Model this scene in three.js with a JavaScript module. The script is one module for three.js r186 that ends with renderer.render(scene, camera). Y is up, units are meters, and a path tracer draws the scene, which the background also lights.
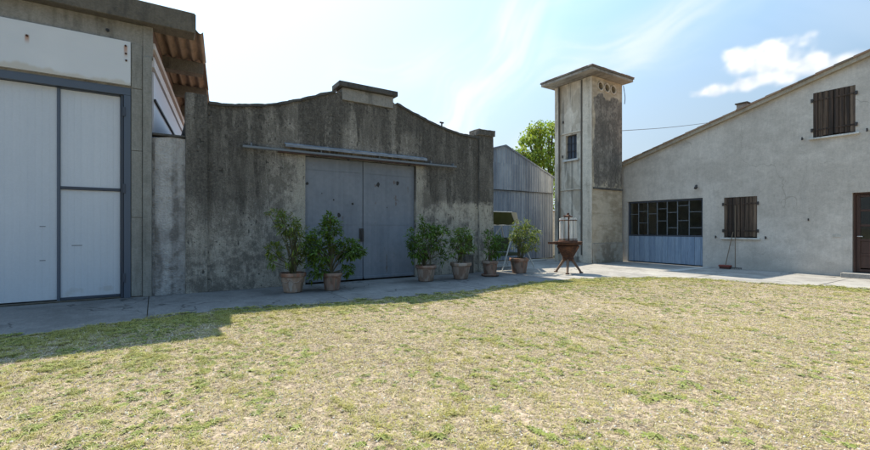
import * as THREE from 'three';
import { mergeGeometries, toCreasedNormals } from 'three/addons/utils/BufferGeometryUtils.js';
import { RoundedBoxGeometry } from 'three/addons/geometries/RoundedBoxGeometry.js';

// ------------------------------------------------------------------ camera, sky, sun, exposure
// x runs along the two old fronts, -z runs away from the lawn towards them; all in metres.
const scene = new THREE.Scene();
const camera = new THREE.PerspectiveCamera(55.8, 870 / 450, 0.1, 900);
camera.position.set(0, 1.35, 0);
camera.lookAt(0.55, 1.35, -0.835);
camera.setViewOffset(870, 450, 0, -3, 870, 450);          // a small rise of the lens keeps the verticals upright
const renderer = new THREE.WebGLRenderer();
renderer.toneMapping = THREE.LinearToneMapping;
renderer.toneMappingExposure = 1.7;
renderer.shadowMap.enabled = true;

// noise
const PERM = new Uint8Array(512);
{ let s = 7; for (let i = 0; i < 256; i++) PERM[i] = i;
  for (let i = 255; i > 0; i--) { s = (Math.imul(s, 1664525) + 1013904223) >>> 0; const j = s % (i + 1); const t = PERM[i]; PERM[i] = PERM[j]; PERM[j] = t; }
  for (let i = 0; i < 256; i++) PERM[256 + i] = PERM[i]; }
function vn(x, y) {
  const xi = Math.floor(x), yi = Math.floor(y); let fx = x - xi, fy = y - yi;
  fx = fx * fx * (3 - 2 * fx); fy = fy * fy * (3 - 2 * fy);
  const a = PERM[xi & 255], b = PERM[(xi + 1) & 255], y0 = yi & 255, y1 = (yi + 1) & 255;
  const p = PERM[a + y0], q = PERM[b + y0], r = PERM[a + y1], s = PERM[b + y1];
  return (p + (q - p) * fx + (r - p) * fy + (p - q - r + s) * fx * fy) / 255;
}
function fbm(x, y, n = 4) { let a = 0.5, s = 0, t = 0; for (let i = 0; i < n; i++) { s += a * vn(x + i * 37.3, y + i * 17.9); t += a; x *= 2.03; y *= 2.03; a *= 0.5; } return s / t; }
const ss = (a, b, x) => { const t = Math.min(1, Math.max(0, (x - a) / (b - a))); return t * t * (3 - 2 * t); };
const mix = (a, b, t) => a + (b - a) * t;
const mix3 = (a, b, t) => [mix(a[0], b[0], t), mix(a[1], b[1], t), mix(a[2], b[2], t)];
function rng(seed) { let s = seed >>> 0; return () => { s = (s + 0x6d2b79f5) >>> 0; let t = Math.imul(s ^ (s >>> 15), 1 | s); t = (t + Math.imul(t ^ (t >>> 7), 61 | t)) ^ t; return ((t ^ (t >>> 14)) >>> 0) / 4294967296; }; }

// sun: straight from behind the two old fronts, 55 degrees high
const SUN = new THREE.Vector3(-0.005, 1, -0.70).normalize();
{
  const W = 2048, H = 1024, d = new Float32Array(W * H * 4), FA = Math.atan2(-0.835, 0.55);
  for (let j = 0; j < H; j++) for (let i = 0; i < W; i++) {
    const el = ((j + 0.5) / H - 0.5) * Math.PI, az = ((i + 0.5) / W - 0.5) * 2 * Math.PI;
    const cy = Math.sin(el), cx = Math.cos(el) * Math.cos(az), cz = Math.cos(el) * Math.sin(az);
    const ang = Math.acos(Math.max(-1, Math.min(1, cx * SUN.x + cy * SUN.y + cz * SUN.z))) * 57.3;
    const up = Math.max(0, cy);
    let c = mix3([0.78, 1.02, 1.22], [0.34, 0.79, 1.40], ss(0, 0.55, up));
    // clear air: brighter and whiter round the sun, deepest far from it
    const g = Math.exp(-ang / 26), ph = 0.15 + 1.36 * Math.exp(-ang / 36);
    c = [c[0] * ph + 1.06 * g, c[1] * ph + 0.92 * g, c[2] * ph + 0.66 * g];
    if (cy > -0.02) {
      // thin high cloud on a flat layer
      const k = 1 / (up + 0.14), px = cx * k, pz = cz * k;
      const wx = fbm(px * 1.1 + 3, pz * 1.1 + 8, 3) * 1.6;
      let ci = fbm(px * 1.3 + wx + 5, pz * 3.4 + wx * 1.9 + 2, 5);
      ci = ss(0.40, 0.66, ci) * ss(0.32, 0.56, fbm(px * 0.5 + 9, pz * 0.5, 3));
      c = mix3(c, [0.66, 0.70, 0.74], 0.15 * ci);
      // the fair weather cumulus over the house roof
      let da = (az - FA) * 57.3; da -= 360 * Math.round(da / 360);
      const e = el * 57.3;
      // long thin wisps, from (azimuth, height) to (azimuth, height), width
      for (const [a0, e0, a1, e1, w, st] of [[-1, 12, 13.5, 28, 3.6, 0.9], [5, 15, 10, 27, 2.2, 0.6], [14, 20, 34, 24.5, 2.2, 0.65], [17, 18.5, 30, 20.5, 1.4, 0.5], [10, 11, 13.5, 13.2, 0.9, 0.5], [-14, 18, 2, 23, 2.2, 0.5], [12, 27, 30, 33, 2.2, 0.5]]) {
        const lx = a1 - a0, ly = e1 - e0, L2 = lx * lx + ly * ly, t = ((da - a0) * lx + (e - e0) * ly) / L2; if (t < -0.3 || t > 1.3) continue;
        const pr = ((da - a0) * ly - (e - e0) * lx) / Math.sqrt(L2), al = t * Math.sqrt(L2), wob = (fbm(al * 0.12 + w * 9, 3, 2) - 0.5) * 2.4 * w, q = (pr + wob) / w;
        const tex = ss(0.30, 0.70, fbm(al * 0.16 + 20 * w, (pr + wob) * 1.1 + 5, 5));
        c = mix3(c, [Math.max(c[0], 0.64), Math.max(c[1], 0.66), Math.max(c[2], 0.68)], 0.8 * st * Math.exp(-q * q) * ss(-0.3, 0.2, t) * ss(1.3, 0.7, t) * (0.25 + 0.75 * tex));
      }
      let m = -9;
      for (const [a, b, ra, rb] of [[38.2, 17.3, 3.2, 1.7], [36.4, 17.7, 2.0, 1.5], [41.4, 16.2, 2.0, 1.0], [33.8, 15.1, 1.9, 0.7], [43.6, 15.8, 1.6, 0.8], [37.2, 15.4, 2.8, 0.8]]) {
        const q = Math.hypot((da - a) / ra, (e - b) / rb); m = Math.max(m, 1 - q);
      }
      if (m > -1.2) {
        const n = fbm(da * 0.55 + 40, e * 0.8 + 11, 6) - 0.5, n2 = fbm(da * 1.3 + 4, e * 1.6 + 31, 4);
        const a = ss(-0.18, 0.55, m + n * 1.8);
        c = mix3(c, mix3([0.47, 0.52, 0.58], [0.72, 0.72, 0.71], ss(0.2, 0.75, n2 * 0.75 + 0.3 * ss(14.5, 18.5, e))), a * 0.95);
      }
    }
    if (cy < 0) c = mix3(c, [0.22, 0.22, 0.19], ss(0, 0.06, -cy));
    const o = (j * W + i) * 4; d[o] = c[0]; d[o + 1] = c[1]; d[o + 2] = c[2]; d[o + 3] = 1;
  }
  const t = new THREE.DataTexture(d, W, H, THREE.RGBAFormat, THREE.FloatType);
  t.mapping = THREE.EquirectangularReflectionMapping; t.magFilter = t.minFilter = THREE.LinearFilter; t.wrapS = THREE.RepeatWrapping; t.needsUpdate = true;
  scene.background = t; scene.environment = t;
}
const sun = new THREE.DirectionalLight(new THREE.Color(1, 0.90, 0.73), 5.0);
sun.position.copy(SUN).multiplyScalar(60).add(new THREE.Vector3(6, 0, -6)); sun.target.position.set(6, 0, -6);
sun.castShadow = true; sun.shadow.mapSize.set(4096, 4096);
Object.assign(sun.shadow.camera, { left: -30, right: 30, top: 30, bottom: -30, near: 1, far: 140 });
scene.add(sun, sun.target);

// ------------------------------------------------------------------ helpers
const used = new Map();
function numbered(n) { const k = used.get(n) ?? 0; used.set(n, k + 1); return k ? n + '_' + String(k).padStart(3, '0') : n; }
function thing(name, label, category, x = 0, z = 0, group) {
  const g = new THREE.Group(); g.name = numbered(name); g.position.set(x, 0, z); g.userData = { label, category };
  if (group) g.userData.group = group; scene.add(g); return g;
}
const shadow = (m) => { m.castShadow = m.receiveShadow = true; return m; };
// geometry is given in world metres; parent keeps it relative to its own base
function part(parent, name, geo, mat, kind) {
  const m = shadow(new THREE.Mesh(geo, mat)); m.name = name;
  let p = parent, x = 0, y = 0, z = 0; while (p && p !== scene) { x += p.position.x; y += p.position.y; z += p.position.z; p = p.parent; }
  if (x || y || z) geo.translate(-x, -y, -z);
  if (kind) m.userData.kind = kind;
  parent.add(m); return m;
}
function structure(name, geo, mat) { const m = part(scene, name, geo, mat); m.userData.kind = 'structure'; return m; }
function box(x0, x1, y0, y1, z0, z1, r = 0.006) {
  const w = Math.abs(x1 - x0), h = Math.abs(y1 - y0), d = Math.abs(z1 - z0);
  const g = r ? new RoundedBoxGeometry(w, h, d, 1, Math.min(r, w / 3, h / 3, d / 3)) : new THREE.BoxGeometry(w, h, d);
  g.translate((x0 + x1) / 2, (y0 + y1) / 2, (z0 + z1) / 2); return boxUV(g);
}
// uv in metres from the dominant direction of each face
function boxUV(g) {
  if (g.index) g = g.toNonIndexed();
  const p = g.attributes.position, uv = new Float32Array(p.count * 2), a = new THREE.Vector3(), b = new THREE.Vector3(), c = new THREE.Vector3();
  for (let i = 0; i < p.count; i += 3) {
    a.fromBufferAttribute(p, i); b.fromBufferAttribute(p, i + 1); c.fromBufferAttribute(p, i + 2);
    const n = b.clone().sub(a).cross(c.clone().sub(a)), ax = Math.abs(n.x), ay = Math.abs(n.y), az = Math.abs(n.z);
    for (let k = 0; k < 3; k++) {
      const v = [a, b, c][k], o = (i + k) * 2;
      if (az >= ax && az >= ay) { uv[o] = v.x; uv[o + 1] = v.y; } else if (ax >= ay) { uv[o] = v.z; uv[o + 1] = v.y; } else { uv[o] = v.x; uv[o + 1] = v.z; }
    }
  }
  g.setAttribute('uv', new THREE.BufferAttribute(uv, 2)); return g;
}
function shape(pts, holes = []) {
  const s = new THREE.Shape(pts.map(([x, y]) => new THREE.Vector2(x, y)));
  for (const h of holes) s.holes.push(new THREE.Path(h.map(([x, y]) => new THREE.Vector2(x, y))));
  return s;
}
const rect = (x0, x1, y0, y1) => [[x0, y0], [x1, y0], [x1, y1], [x0, y1]];
// a wall that faces +z, front at z, going back by depth
function wallZ(pts, holes, z, depth, bevel = 0) {
  const g = new THREE.ExtrudeGeometry(shape(pts, holes), { depth: depth - 2 * bevel, bevelEnabled: bevel > 0, bevelThickness: bevel, bevelSize: bevel, bevelOffset: -bevel, bevelSegments: 1, curveSegments: 8 });
  g.translate(0, 0, z - depth + bevel); return boxUV(g);
}
// a wall that faces -x, front at x; the outline is given as (z, y)
function wallX(pts, holes, x, depth, bevel = 0) {
  const g = new THREE.ExtrudeGeometry(shape(pts, holes), { depth: depth - 2 * bevel, bevelEnabled: bevel > 0, bevelThickness: bevel, bevelSize: bevel, bevelOffset: -bevel, bevelSegments: 1 });
  g.rotateY(-Math.PI / 2); g.translate(x + depth - bevel, 0, 0); return boxUV(g);
}
function tube(points, r, seg = 12, rad = 6) { return new THREE.TubeGeometry(points.length > 2 ? new THREE.CatmullRomCurve3(points.map((p) => new THREE.Vector3(...p))) : new THREE.LineCurve3(new THREE.Vector3(...points[0]), new THREE.Vector3(...points[1])), seg, r, rad, false); }
function rod(a, b, r0, r1 = r0, rad = 8) {
  const A = new THREE.Vector3(...a), B = new THREE.Vector3(...b), L = A.distanceTo(B), g = new THREE.CylinderGeometry(r1, r0, L, rad);
  g.applyQuaternion(new THREE.Quaternion().setFromUnitVectors(new THREE.Vector3(0, 1, 0), B.clone().sub(A).normalize())); g.translate((A.x + B.x) / 2, (A.y + B.y) / 2, (A.z + B.z) / 2); return g;
}
const flat = (gs) => mergeGeometries(gs.map((g) => { const k = g.index ? g.toNonIndexed() : g; for (const n of Object.keys(k.attributes)) if (!['position', 'normal', 'uv'].includes(n)) k.deleteAttribute(n); return k; }));

// textures: fn(x, y) in metres gives linear colour and a height 0..1
const toS = (v) => { v = Math.min(1, Math.max(0, v)); return Math.round(255 * (v <= 0.0031308 ? v * 12.92 : 1.055 * Math.pow(v, 1 / 2.4) - 0.055)); };
const LUT = new Uint8Array(4097); for (let i = 0; i <= 4096; i++) LUT[i] = toS(i / 4096);
const q8 = (v) => LUT[v <= 0 ? 0 : v >= 1 ? 4096 : (v * 4096) | 0];
function surf(x0, y0, w, h, W, H, fn, { rough = 0.9, bump = 0.006, metal = 0, extra = {} } = {}) {
  const a = new Uint8Array(W * H * 4), b = new Uint8Array(W * H * 4);
  for (let j = 0; j < H; j++) for (let i = 0; i < W; i++) {
    const [r, g, bl, ht] = fn(x0 + (i + 0.5) / W * w, y0 + (j + 0.5) / H * h), o = (j * W + i) * 4;
    a[o] = q8(r); a[o + 1] = q8(g); a[o + 2] = q8(bl); a[o + 3] = 255;
    const v = Math.max(0, Math.min(255, ht * 255)); b[o] = b[o + 1] = b[o + 2] = v; b[o + 3] = 255;
  }
  const mk = (d, cs) => { const t = new THREE.DataTexture(d, W, H); t.wrapS = t.wrapT = THREE.RepeatWrapping; t.magFilter = THREE.LinearFilter; t.minFilter = THREE.LinearMipmapLinearFilter; t.generateMipmaps = true; if (cs) t.colorSpace = THREE.SRGBColorSpace;
    t.repeat.set(1 / w, 1 / h); t.offset.set(-x0 / w, -y0 / h); t.needsUpdate = true; return t; };
  const o = { map: mk(a, true), roughness: rough, metalness: metal, ...extra };
  if (bump) { o.bumpMap = mk(b, false); o.bumpScale = bump; }
  return new THREE.MeshStandardMaterial(o);
}
const plain = (r, g, b, rough = 0.8, o = {}) => new THREE.MeshStandardMaterial({ color: new THREE.Color().setRGB(r, g, b), roughness: rough, ...o });

// ------------------------------------------------------------------ materials
const streak = (x, y, f = 7, l = 0.55) => fbm(x * f, y * l + 9, 4);
// weathered cement render of the curved front: grey, black algae blotches and runs, worn paler plaster low down
const mHall = surf(0.4, 0, 8.6, 5.12, 2048, 1220, (x, y) => {
  const n = fbm(x * 1.1, y * 1.3 + 4, 4), f = fbm(x * 5, y * 5, 4), f2 = fbm(x * 17 + 3, y * 15, 3), g = vn(x * 75, y * 75), gg = vn(x * 33 + 5, y * 33);
  const mott = ss(0.34, 0.66, 0.3 * n + 0.32 * f + 0.26 * f2 + 0.12 * g);
  let c = mix3([0.155, 0.141, 0.12], [0.36, 0.33, 0.285], mott);
  const runs = streak(x, y, 4.5, 0.5), w1 = fbm(x * 1.3 + 31, y * 1.3, 4) - 0.5;
  // black algae: the whole head of the wall, thickest beside the pillars
  const reach = Math.max(ss(2.4, 1.6, x + w1 * 1.2) * ss(1.2, 2.0, y + w1), 0.75 * ss(3.1, 3.9, y + w1 * 1.6), ss(6.25, 6.6, x) * ss(2.0, 2.25, y + w1 * 0.5));
  const head = 4.0 + 0.75 * Math.exp(-(((x - 4.6) / 1.6) ** 2)), len = 0.25 + 2.6 * ss(0.3, 0.75, fbm(x * 2.6 + 50, 1.5, 4));
  const drip = ss(head - len - 0.25, head - len + 0.2, y) * ss(0.40, 0.58, 0.65 * fbm(x * 8 + 12, y * 0.55, 4) + 0.35 * f2);
  const al = ss(0.42, 0.66, 0.36 * runs + 0.24 * f + 0.12 * f2 + 0.28 * n + 0.18 * reach + 0.17 * drip - 0.06);
  c = mix3(c, [0.050, 0.045, 0.038], 0.92 * al * (0.72 + 0.28 * gg));
  // worn, paler plaster lower down
  const worn = Math.max(ss(2.0, 2.4, x + w1) * ss(2.6, 1.9, y + w1 * 1.3) * ss(3.0, 2.9, x), ss(6.2, 6.35, x) * ss(2.14, 2.02, y + 0.35 * (f2 - 0.5)), 0.5 * ss(1.4, 0.8, y + w1));
  c = mix3(c, [0.45, 0.41, 0.34], 0.85 * worn * ss(0.34, 0.62, 0.4 * n + 0.4 * f + 0.2 * f2));
  const jamb = ss(0.17, 0.10, Math.min(Math.abs(x - 2.93), Math.abs(x - 6.14)) + 0.14 * (f2 - 0.5)) * ss(3.3, 3.1, y);
  c = mix3(c, [0.38, 0.352, 0.295], jamb * (0.35 + 0.6 * f));
  c = mix3(c, [0.36, 0.35, 0.32], 0.25 * ss(0.80, 0.92, gg) * ss(0.5, 0.65, f2));
  const hole = ss(0.84, 0.95, vn(x * 19 + 3, y * 19 + 9)) * ss(0.45, 0.6, f); c = mix3(c, [0.028, 0.026, 0.023], 0.8 * hole);
  const k = 0.82 + 0.36 * g; return [c[0] * k, c[1] * k, c[2] * k, 0.35 * f + 0.35 * f2 + 0.25 * g - 0.4 * hole];
}, { bump: 0.02, rough: 0.97 });
// plain cement with runs, used for columns, beams, the plaster infill
const cement = (base, dark, seed, o) => surf(0, 0, 4, 4, 512, 512, (x, y) => {
  const w = (v, p) => v; const n = fbm(x * 1.7 + seed, y * 1.7, 5), f = fbm(x * 11 + seed, y * 11, 3), g = vn(x * 60, y * 60 + seed);
  const r = ss(0.48, 0.7, 0.6 * streak(x + seed, y, 6, 0.8) + 0.4 * n);
  const c = mix3(base, dark, Math.min(1, 0.6 * r + 0.5 * ss(0.5, 0.68, 0.5 * n + 0.5 * f))); const k = 0.7 + 0.32 * f + 0.28 * g;
  return [c[0] * k, c[1] * k, c[2] * k, 0.5 * f + 0.4 * g];
}, o);
const mColumn = cement([0.27, 0.262, 0.235], [0.17, 0.165, 0.145], 3, { bump: 0.006 });
const mBeam = cement([0.135, 0.118, 0.092], [0.06, 0.054, 0.045], 14, { bump: 0.01 });
const mLintel = cement([0.27, 0.26, 0.235], [0.13, 0.122, 0.105], 25, { bump: 0.006 });
const mInfill = cement([0.44, 0.425, 0.41], [0.17, 0.16, 0.15], 36, { bump: 0.03 });
const mPillar = cement([0.19, 0.18, 0.158], [0.055, 0.053, 0.047], 47, { bump: 0.02 });
const mCap = cement([0.27, 0.258, 0.235], [0.075, 0.071, 0.064], 58, { bump: 0.012 });
const mCoping = cement([0.085, 0.08, 0.072], [0.035, 0.034, 0.032], 69, { bump: 0.012 });
const mSlabs = [[0.155, 0.153, 0.155, 5], [0.27, 0.262, 0.25, 31], [0.175, 0.172, 0.17, 77]].map(([r, g, b, s]) => surf(0, 0, 6, 6, 768, 768, (x, y) => {  // rough concrete; darker tones also put shade of the left apron into colour
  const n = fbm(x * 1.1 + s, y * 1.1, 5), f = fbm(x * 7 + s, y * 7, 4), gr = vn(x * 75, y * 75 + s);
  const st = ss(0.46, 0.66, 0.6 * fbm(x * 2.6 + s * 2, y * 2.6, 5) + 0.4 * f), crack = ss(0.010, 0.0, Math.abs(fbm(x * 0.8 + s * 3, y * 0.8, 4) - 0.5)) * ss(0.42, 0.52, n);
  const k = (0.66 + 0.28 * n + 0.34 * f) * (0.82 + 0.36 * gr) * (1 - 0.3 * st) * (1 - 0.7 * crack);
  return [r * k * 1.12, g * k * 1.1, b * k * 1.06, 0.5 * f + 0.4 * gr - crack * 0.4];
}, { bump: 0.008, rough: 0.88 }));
const mStrip = plain(0.42, 0.41, 0.39, 0.9);
// farmhouse render: smooth light grey cement with cloudy trowel patches and a few damp marks at the foot
const mHouse = surf(-12, 0, 16, 7.2, 2048, 1024, (x, y) => {
  const n = fbm(x * 0.7, y * 0.9, 5), t = fbm(x * 3.1 + 6, y * 4.3, 4), f = fbm(x * 14, y * 14, 3), g = vn(x * 55, y * 55);
  let c = mix3([0.445, 0.405, 0.355], [0.565, 0.52, 0.462], ss(0.3, 0.7, 0.6 * n + 0.4 * t));
  const damp = ss(0.40, 0.66, 0.5 * fbm(x * 2.0, y * 4.0 + 3, 5) + 0.5 * f - 0.36 * (y - 0.22)); c = mix3(c, [0.27, 0.255, 0.225], 0.45 * damp * (0.4 + 0.6 * g));
  const cr = ss(0.006, 0.0, Math.abs(fbm(x * 0.75 + 90, y * 0.5 + 4, 5) - 0.5)) * ss(0.5, 0.58, fbm(x * 0.4 + 7, y * 0.4, 3)); c = mix3(c, [0.2, 0.185, 0.16], 0.5 * cr);
  const run = ss(0.62, 0.74, streak(x + 3, y, 4, 0.4)) * 0.15; c = mix3(c, [0.30, 0.285, 0.26], run);
  const k = 0.80 + 0.22 * f + 0.16 * g; return [c[0] * k, c[1] * k, c[2] * k, 0.4 * t + 0.35 * f + 0.25 * g];
}, { bump: 0.008, rough: 0.95 });
// tower, face towards the lawn: dark flaking skin above the ledge, tan patched plaster below it
const mTowerFront = surf(13.86, 0, 1.95, 7.2, 512, 1890, (x, y) => {
  const n = fbm(x * 1.9, y * 1.9, 5), f = fbm(x * 8, y * 8, 4), g = vn(x * 60, y * 60);
  let c;
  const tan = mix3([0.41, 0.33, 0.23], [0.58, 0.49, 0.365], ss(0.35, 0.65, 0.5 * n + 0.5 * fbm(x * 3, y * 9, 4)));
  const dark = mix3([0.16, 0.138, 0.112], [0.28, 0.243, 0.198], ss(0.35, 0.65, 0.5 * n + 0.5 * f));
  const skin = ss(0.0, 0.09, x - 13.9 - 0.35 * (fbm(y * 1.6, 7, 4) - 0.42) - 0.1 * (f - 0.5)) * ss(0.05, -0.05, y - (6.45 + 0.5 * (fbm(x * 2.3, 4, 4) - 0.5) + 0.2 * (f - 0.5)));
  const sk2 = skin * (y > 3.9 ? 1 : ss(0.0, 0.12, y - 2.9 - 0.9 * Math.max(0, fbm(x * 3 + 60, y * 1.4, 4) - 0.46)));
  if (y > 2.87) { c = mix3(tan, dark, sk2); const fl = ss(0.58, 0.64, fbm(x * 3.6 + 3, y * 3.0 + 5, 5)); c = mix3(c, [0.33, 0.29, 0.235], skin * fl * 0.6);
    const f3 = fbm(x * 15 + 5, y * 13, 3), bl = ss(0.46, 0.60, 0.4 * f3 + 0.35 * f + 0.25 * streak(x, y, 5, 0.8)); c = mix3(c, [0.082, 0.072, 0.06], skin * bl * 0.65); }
  else { c = tan; const m = ss(0.44, 0.62, 0.55 * fbm(x * 2.6 + 8, y * 3.4, 5) + 0.45 * f - 0.2 * (y - 0.4)); c = mix3(c, [0.12, 0.108, 0.092], m * 0.75 * (0.5 + 0.5 * g));
    if (y < 0.78) c = mix3(c, [0.36, 0.345, 0.31], 0.55 * (1 - m)); }
  const k = 0.8 + 0.2 * f + 0.2 * g; return [c[0] * k, c[1] * k, c[2] * k, 0.5 * f + 0.3 * g + 0.2 * skin];
}, { bump: 0.018, rough: 0.96 });
const mTowerSide = surf(-12.1, 0, 2, 7.2, 512, 1890, (x, y) => {
  const n = fbm(x * 1.7 + 11, y * 1.5, 5), f = fbm(x * 8, y * 8 + 3, 4), g = vn(x * 60, y * 60);
  let c = mix3([0.60, 0.525, 0.42], [0.74, 0.66, 0.545], ss(0.3, 0.7, 0.65 * n + 0.35 * f));
  const p = ss(0.56, 0.585, fbm(x * 1.2 + 2, y * 0.75 + 15, 4)); c = mix3(c, [0.46, 0.385, 0.29], 0.65 * p);
  const r = ss(0.6, 0.72, streak(x, y, 7, 0.5)); c = mix3(c, [0.17, 0.155, 0.13], 0.6 * r);
  const m = ss(0.58, 0.66, fbm(x * 2.2 + 8, y * 2.8, 5) - 0.2 * (y - 0.3)); c = mix3(c, [0.13, 0.12, 0.10], m * 0.7);
  const k = 0.82 + 0.2 * f + 0.16 * g; return [c[0] * k, c[1] * k, c[2] * k, 0.5 * f + 0.3 * g];
}, { bump: 0.014, rough: 0.95 });
const mTowerBand = cement([0.68, 0.60, 0.485], [0.40, 0.34, 0.26], 81, { bump: 0.01 });
const mRoofEdge = cement([0.36, 0.325, 0.275], [0.19, 0.168, 0.138], 115, { bump: 0.01 });
const mLedge = cement([0.14, 0.125, 0.105], [0.06, 0.055, 0.048], 92, { bump: 0.01 });
// painted sheet steel of the old gate
const mGate = surf(0, 0, 4, 4, 1024, 1024, (x, y) => {
  const n = fbm(x * 1.2 + 9, y * 0.8, 5), s = streak(x, y, 16, 0.6), f = fbm(x * 13, y * 13, 3), sc = vn(x * 90, y * 6);
  let c = mix3([0.150, 0.172, 0.205], [0.225, 0.245, 0.28], ss(0.25, 0.75, 0.75 * n + 0.25 * s));
  c = mix3(c, [0.30, 0.315, 0.34], 0.22 * ss(0.72, 0.9, sc) * ss(0.45, 0.7, n));
  c = mix3(c, [0.12, 0.085, 0.06], 0.8 * ss(0.70, 0.78, 0.55 * fbm(x * 5, y * 5 + 30, 5) + 0.45 * s + 0.03));
  return [c[0] * (0.88 + 0.2 * f), c[1] * (0.88 + 0.2 * f), c[2] * (0.88 + 0.2 * f), 0.5 * n + 0.3 * f];
}, { bump: 0.004, rough: 0.62 });
const zinc = (a, b, seed) => surf(0, 0, 4, 4, 512, 512, (x, y) => {
  const n = fbm(x * 1.5 + seed, y * 1.1, 5), s = streak(x + seed, y, 9, 0.6), f = fbm(x * 9, y * 9 + seed, 3);
  let c = mix3(a, b, ss(0.3, 0.7, 0.45 * n + 0.55 * s)); c = mix3(c, [0.17, 0.115, 0.075], 0.35 * ss(0.66, 0.78, 0.5 * fbm(x * 3 + seed, y * 3, 4) + 0.5 * s));
  return [c[0] * (0.9 + 0.2 * f), c[1] * (0.9 + 0.2 * f), c[2] * (0.9 + 0.2 * f), f];
}, { bump: 0.002, rough: 0.7 });
const mZinc = [zinc([0.195, 0.225, 0.27], [0.315, 0.35, 0.40], 2), zinc([0.245, 0.275, 0.32], [0.365, 0.40, 0.445], 33), zinc([0.16, 0.187, 0.23], [0.275, 0.307, 0.355], 61)];
const mDoorPanel = surf(0, 0, 4, 4.2, 1024, 1024, (x, y) => {
  const n = fbm(x * 1.3, y * 0.9, 5), s = streak(x, y, 12, 0.35), f = vn(x * 50, y * 50);
  let c = mix3([0.57, 0.605, 0.65], [0.635, 0.665, 0.705], ss(0.2, 0.8, 0.7 * n + 0.3 * s));
  c = mix3(c, [0.46, 0.45, 0.43], 0.5 * ss(0.60, 0.75, fbm(x * 4, y * 5, 5) - 0.35 * (y - 0.1)));
  return [c[0] * (0.97 + 0.05 * f), c[1] * (0.97 + 0.05 * f), c[2] * (0.97 + 0.05 * f), s];
}, { bump: 0.0015, rough: 0.5 });
const mSign = surf(-6, 4, 6, 1, 1024, 256, (x, y) => {
  const s = streak(x, y, 9, 1.2), n = fbm(x * 2, y * 3, 4); let c = mix3([0.62, 0.64, 0.66], [0.70, 0.71, 0.72], n);
  c = mix3(c, [0.52, 0.47, 0.38], 0.7 * ss(0.035, -0.035, y - (4.17 + 0.10 * (fbm(x * 3, 2, 4) - 0.4) + 0.1 * (s - 0.5))));
  for (const [bx, by, l] of [[-1.86, 4.70, 0.16], [-0.47, 4.83, 0.26]]) c = mix3(c, [0.38, 0.16, 0.06], 0.75 * ss(0.035, 0.008, Math.abs(x - bx) + 0.02 * (n - 0.5)) * ss(by - l, by - 0.02, y) * ss(by + 0.04, by, y));
  return [c[0], c[1], c[2], s];
}, { bump: 0.001, rough: 0.55 });
const mFrame = plain(0.085, 0.108, 0.145, 0.5), mFrameDark = plain(0.05, 0.062, 0.085, 0.5);
const mWhitePaint = plain(0.74, 0.70, 0.70, 0.5), mCladding = plain(0.66, 0.64, 0.68, 0.55), mBrownTrim = plain(0.17, 0.105, 0.08, 0.7);
const mRoofSheet = surf(0, 0, 3, 3, 512, 512, (x, y) => { const n = fbm(x * 2, y * 1.2, 5), f = fbm(x * 14, y * 14, 3); let c = mix3([0.20, 0.15, 0.112], [0.31, 0.232, 0.172], n); c = mix3(c, [0.13, 0.10, 0.075], 0.6 * ss(0.5, 0.7, fbm(x * 3 + 8, y * 2, 5)));
  return [c[0] * (0.85 + 0.3 * f), c[1] * (0.85 + 0.3 * f), c[2] * (0.85 + 0.3 * f), f]; }, { bump: 0.004 });
const mTile = [[0.30, 0.19, 0.13], [0.25, 0.17, 0.12], [0.34, 0.24, 0.17], [0.19, 0.145, 0.11]].map((c) => plain(...c, 0.9));
const wood = (a, b, seed, rough = 0.85) => surf(0, 0, 2, 3, 256, 512, (x, y) => {
  const n = fbm(x * 26 + seed, y * 1.1, 5), k = fbm(x * 3 + seed, y * 0.8, 4), f = vn(x * 120, y * 9); const c = mix3(a, b, ss(0.3, 0.7, 0.7 * n + 0.3 * k)); return [c[0] * (0.85 + 0.3 * f), c[1] * (0.85 + 0.3 * f), c[2] * (0.85 + 0.3 * f), n]; }, { bump: 0.004, rough });
const mShutter = [wood([0.024, 0.016, 0.011], [0.12, 0.078, 0.05], 4), wood([0.016, 0.011, 0.008], [0.075, 0.047, 0.031], 17), wood([0.035, 0.023, 0.016], [0.17, 0.118, 0.08], 29)];
const mBlueBoard = [wood([0.20, 0.275, 0.375], [0.275, 0.355, 0.455], 8), wood([0.185, 0.255, 0.355], [0.255, 0.33, 0.43], 41), wood([0.225, 0.295, 0.39], [0.30, 0.375, 0.47], 55)];
const mDoorWood = wood([0.045, 0.02, 0.014], [0.095, 0.045, 0.03], 12, 0.55), mPoleWood = wood([0.13, 0.095, 0.065], [0.24, 0.185, 0.13], 66);
const mBlack = plain(0.02, 0.02, 0.022, 0.6), mIron = plain(0.045, 0.04, 0.038, 0.75), mBar = plain(0.16, 0.18, 0.20, 0.6), mSill = cement([0.58, 0.56, 0.52], [0.36, 0.34, 0.30], 101, { bump: 0.004 });
const mGlass = new THREE.MeshPhysicalMaterial({ color: new THREE.Color().setRGB(0.62, 0.68, 0.68), transmission: 1, thickness: 0, roughness: 0.06, ior: 1.5 });
const mRust = surf(0, 0, 1, 1, 512, 512, (x, y) => { const n = fbm(x * 7, y * 7, 5), f = fbm(x * 40, y * 40, 3); const c = mix3([0.04, 0.018, 0.011], [0.14, 0.058, 0.03], ss(0.3, 0.7, 0.6 * n + 0.4 * f)); return [c[0], c[1], c[2], f]; }, { bump: 0.004, rough: 0.9 });
const mStave = wood([0.42, 0.41, 0.39], [0.74, 0.73, 0.71], 73), mPaleSteel = plain(0.55, 0.55, 0.54, 0.5), mLeg = wood([0.11, 0.07, 0.05], [0.22, 0.145, 0.10], 88);
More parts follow.
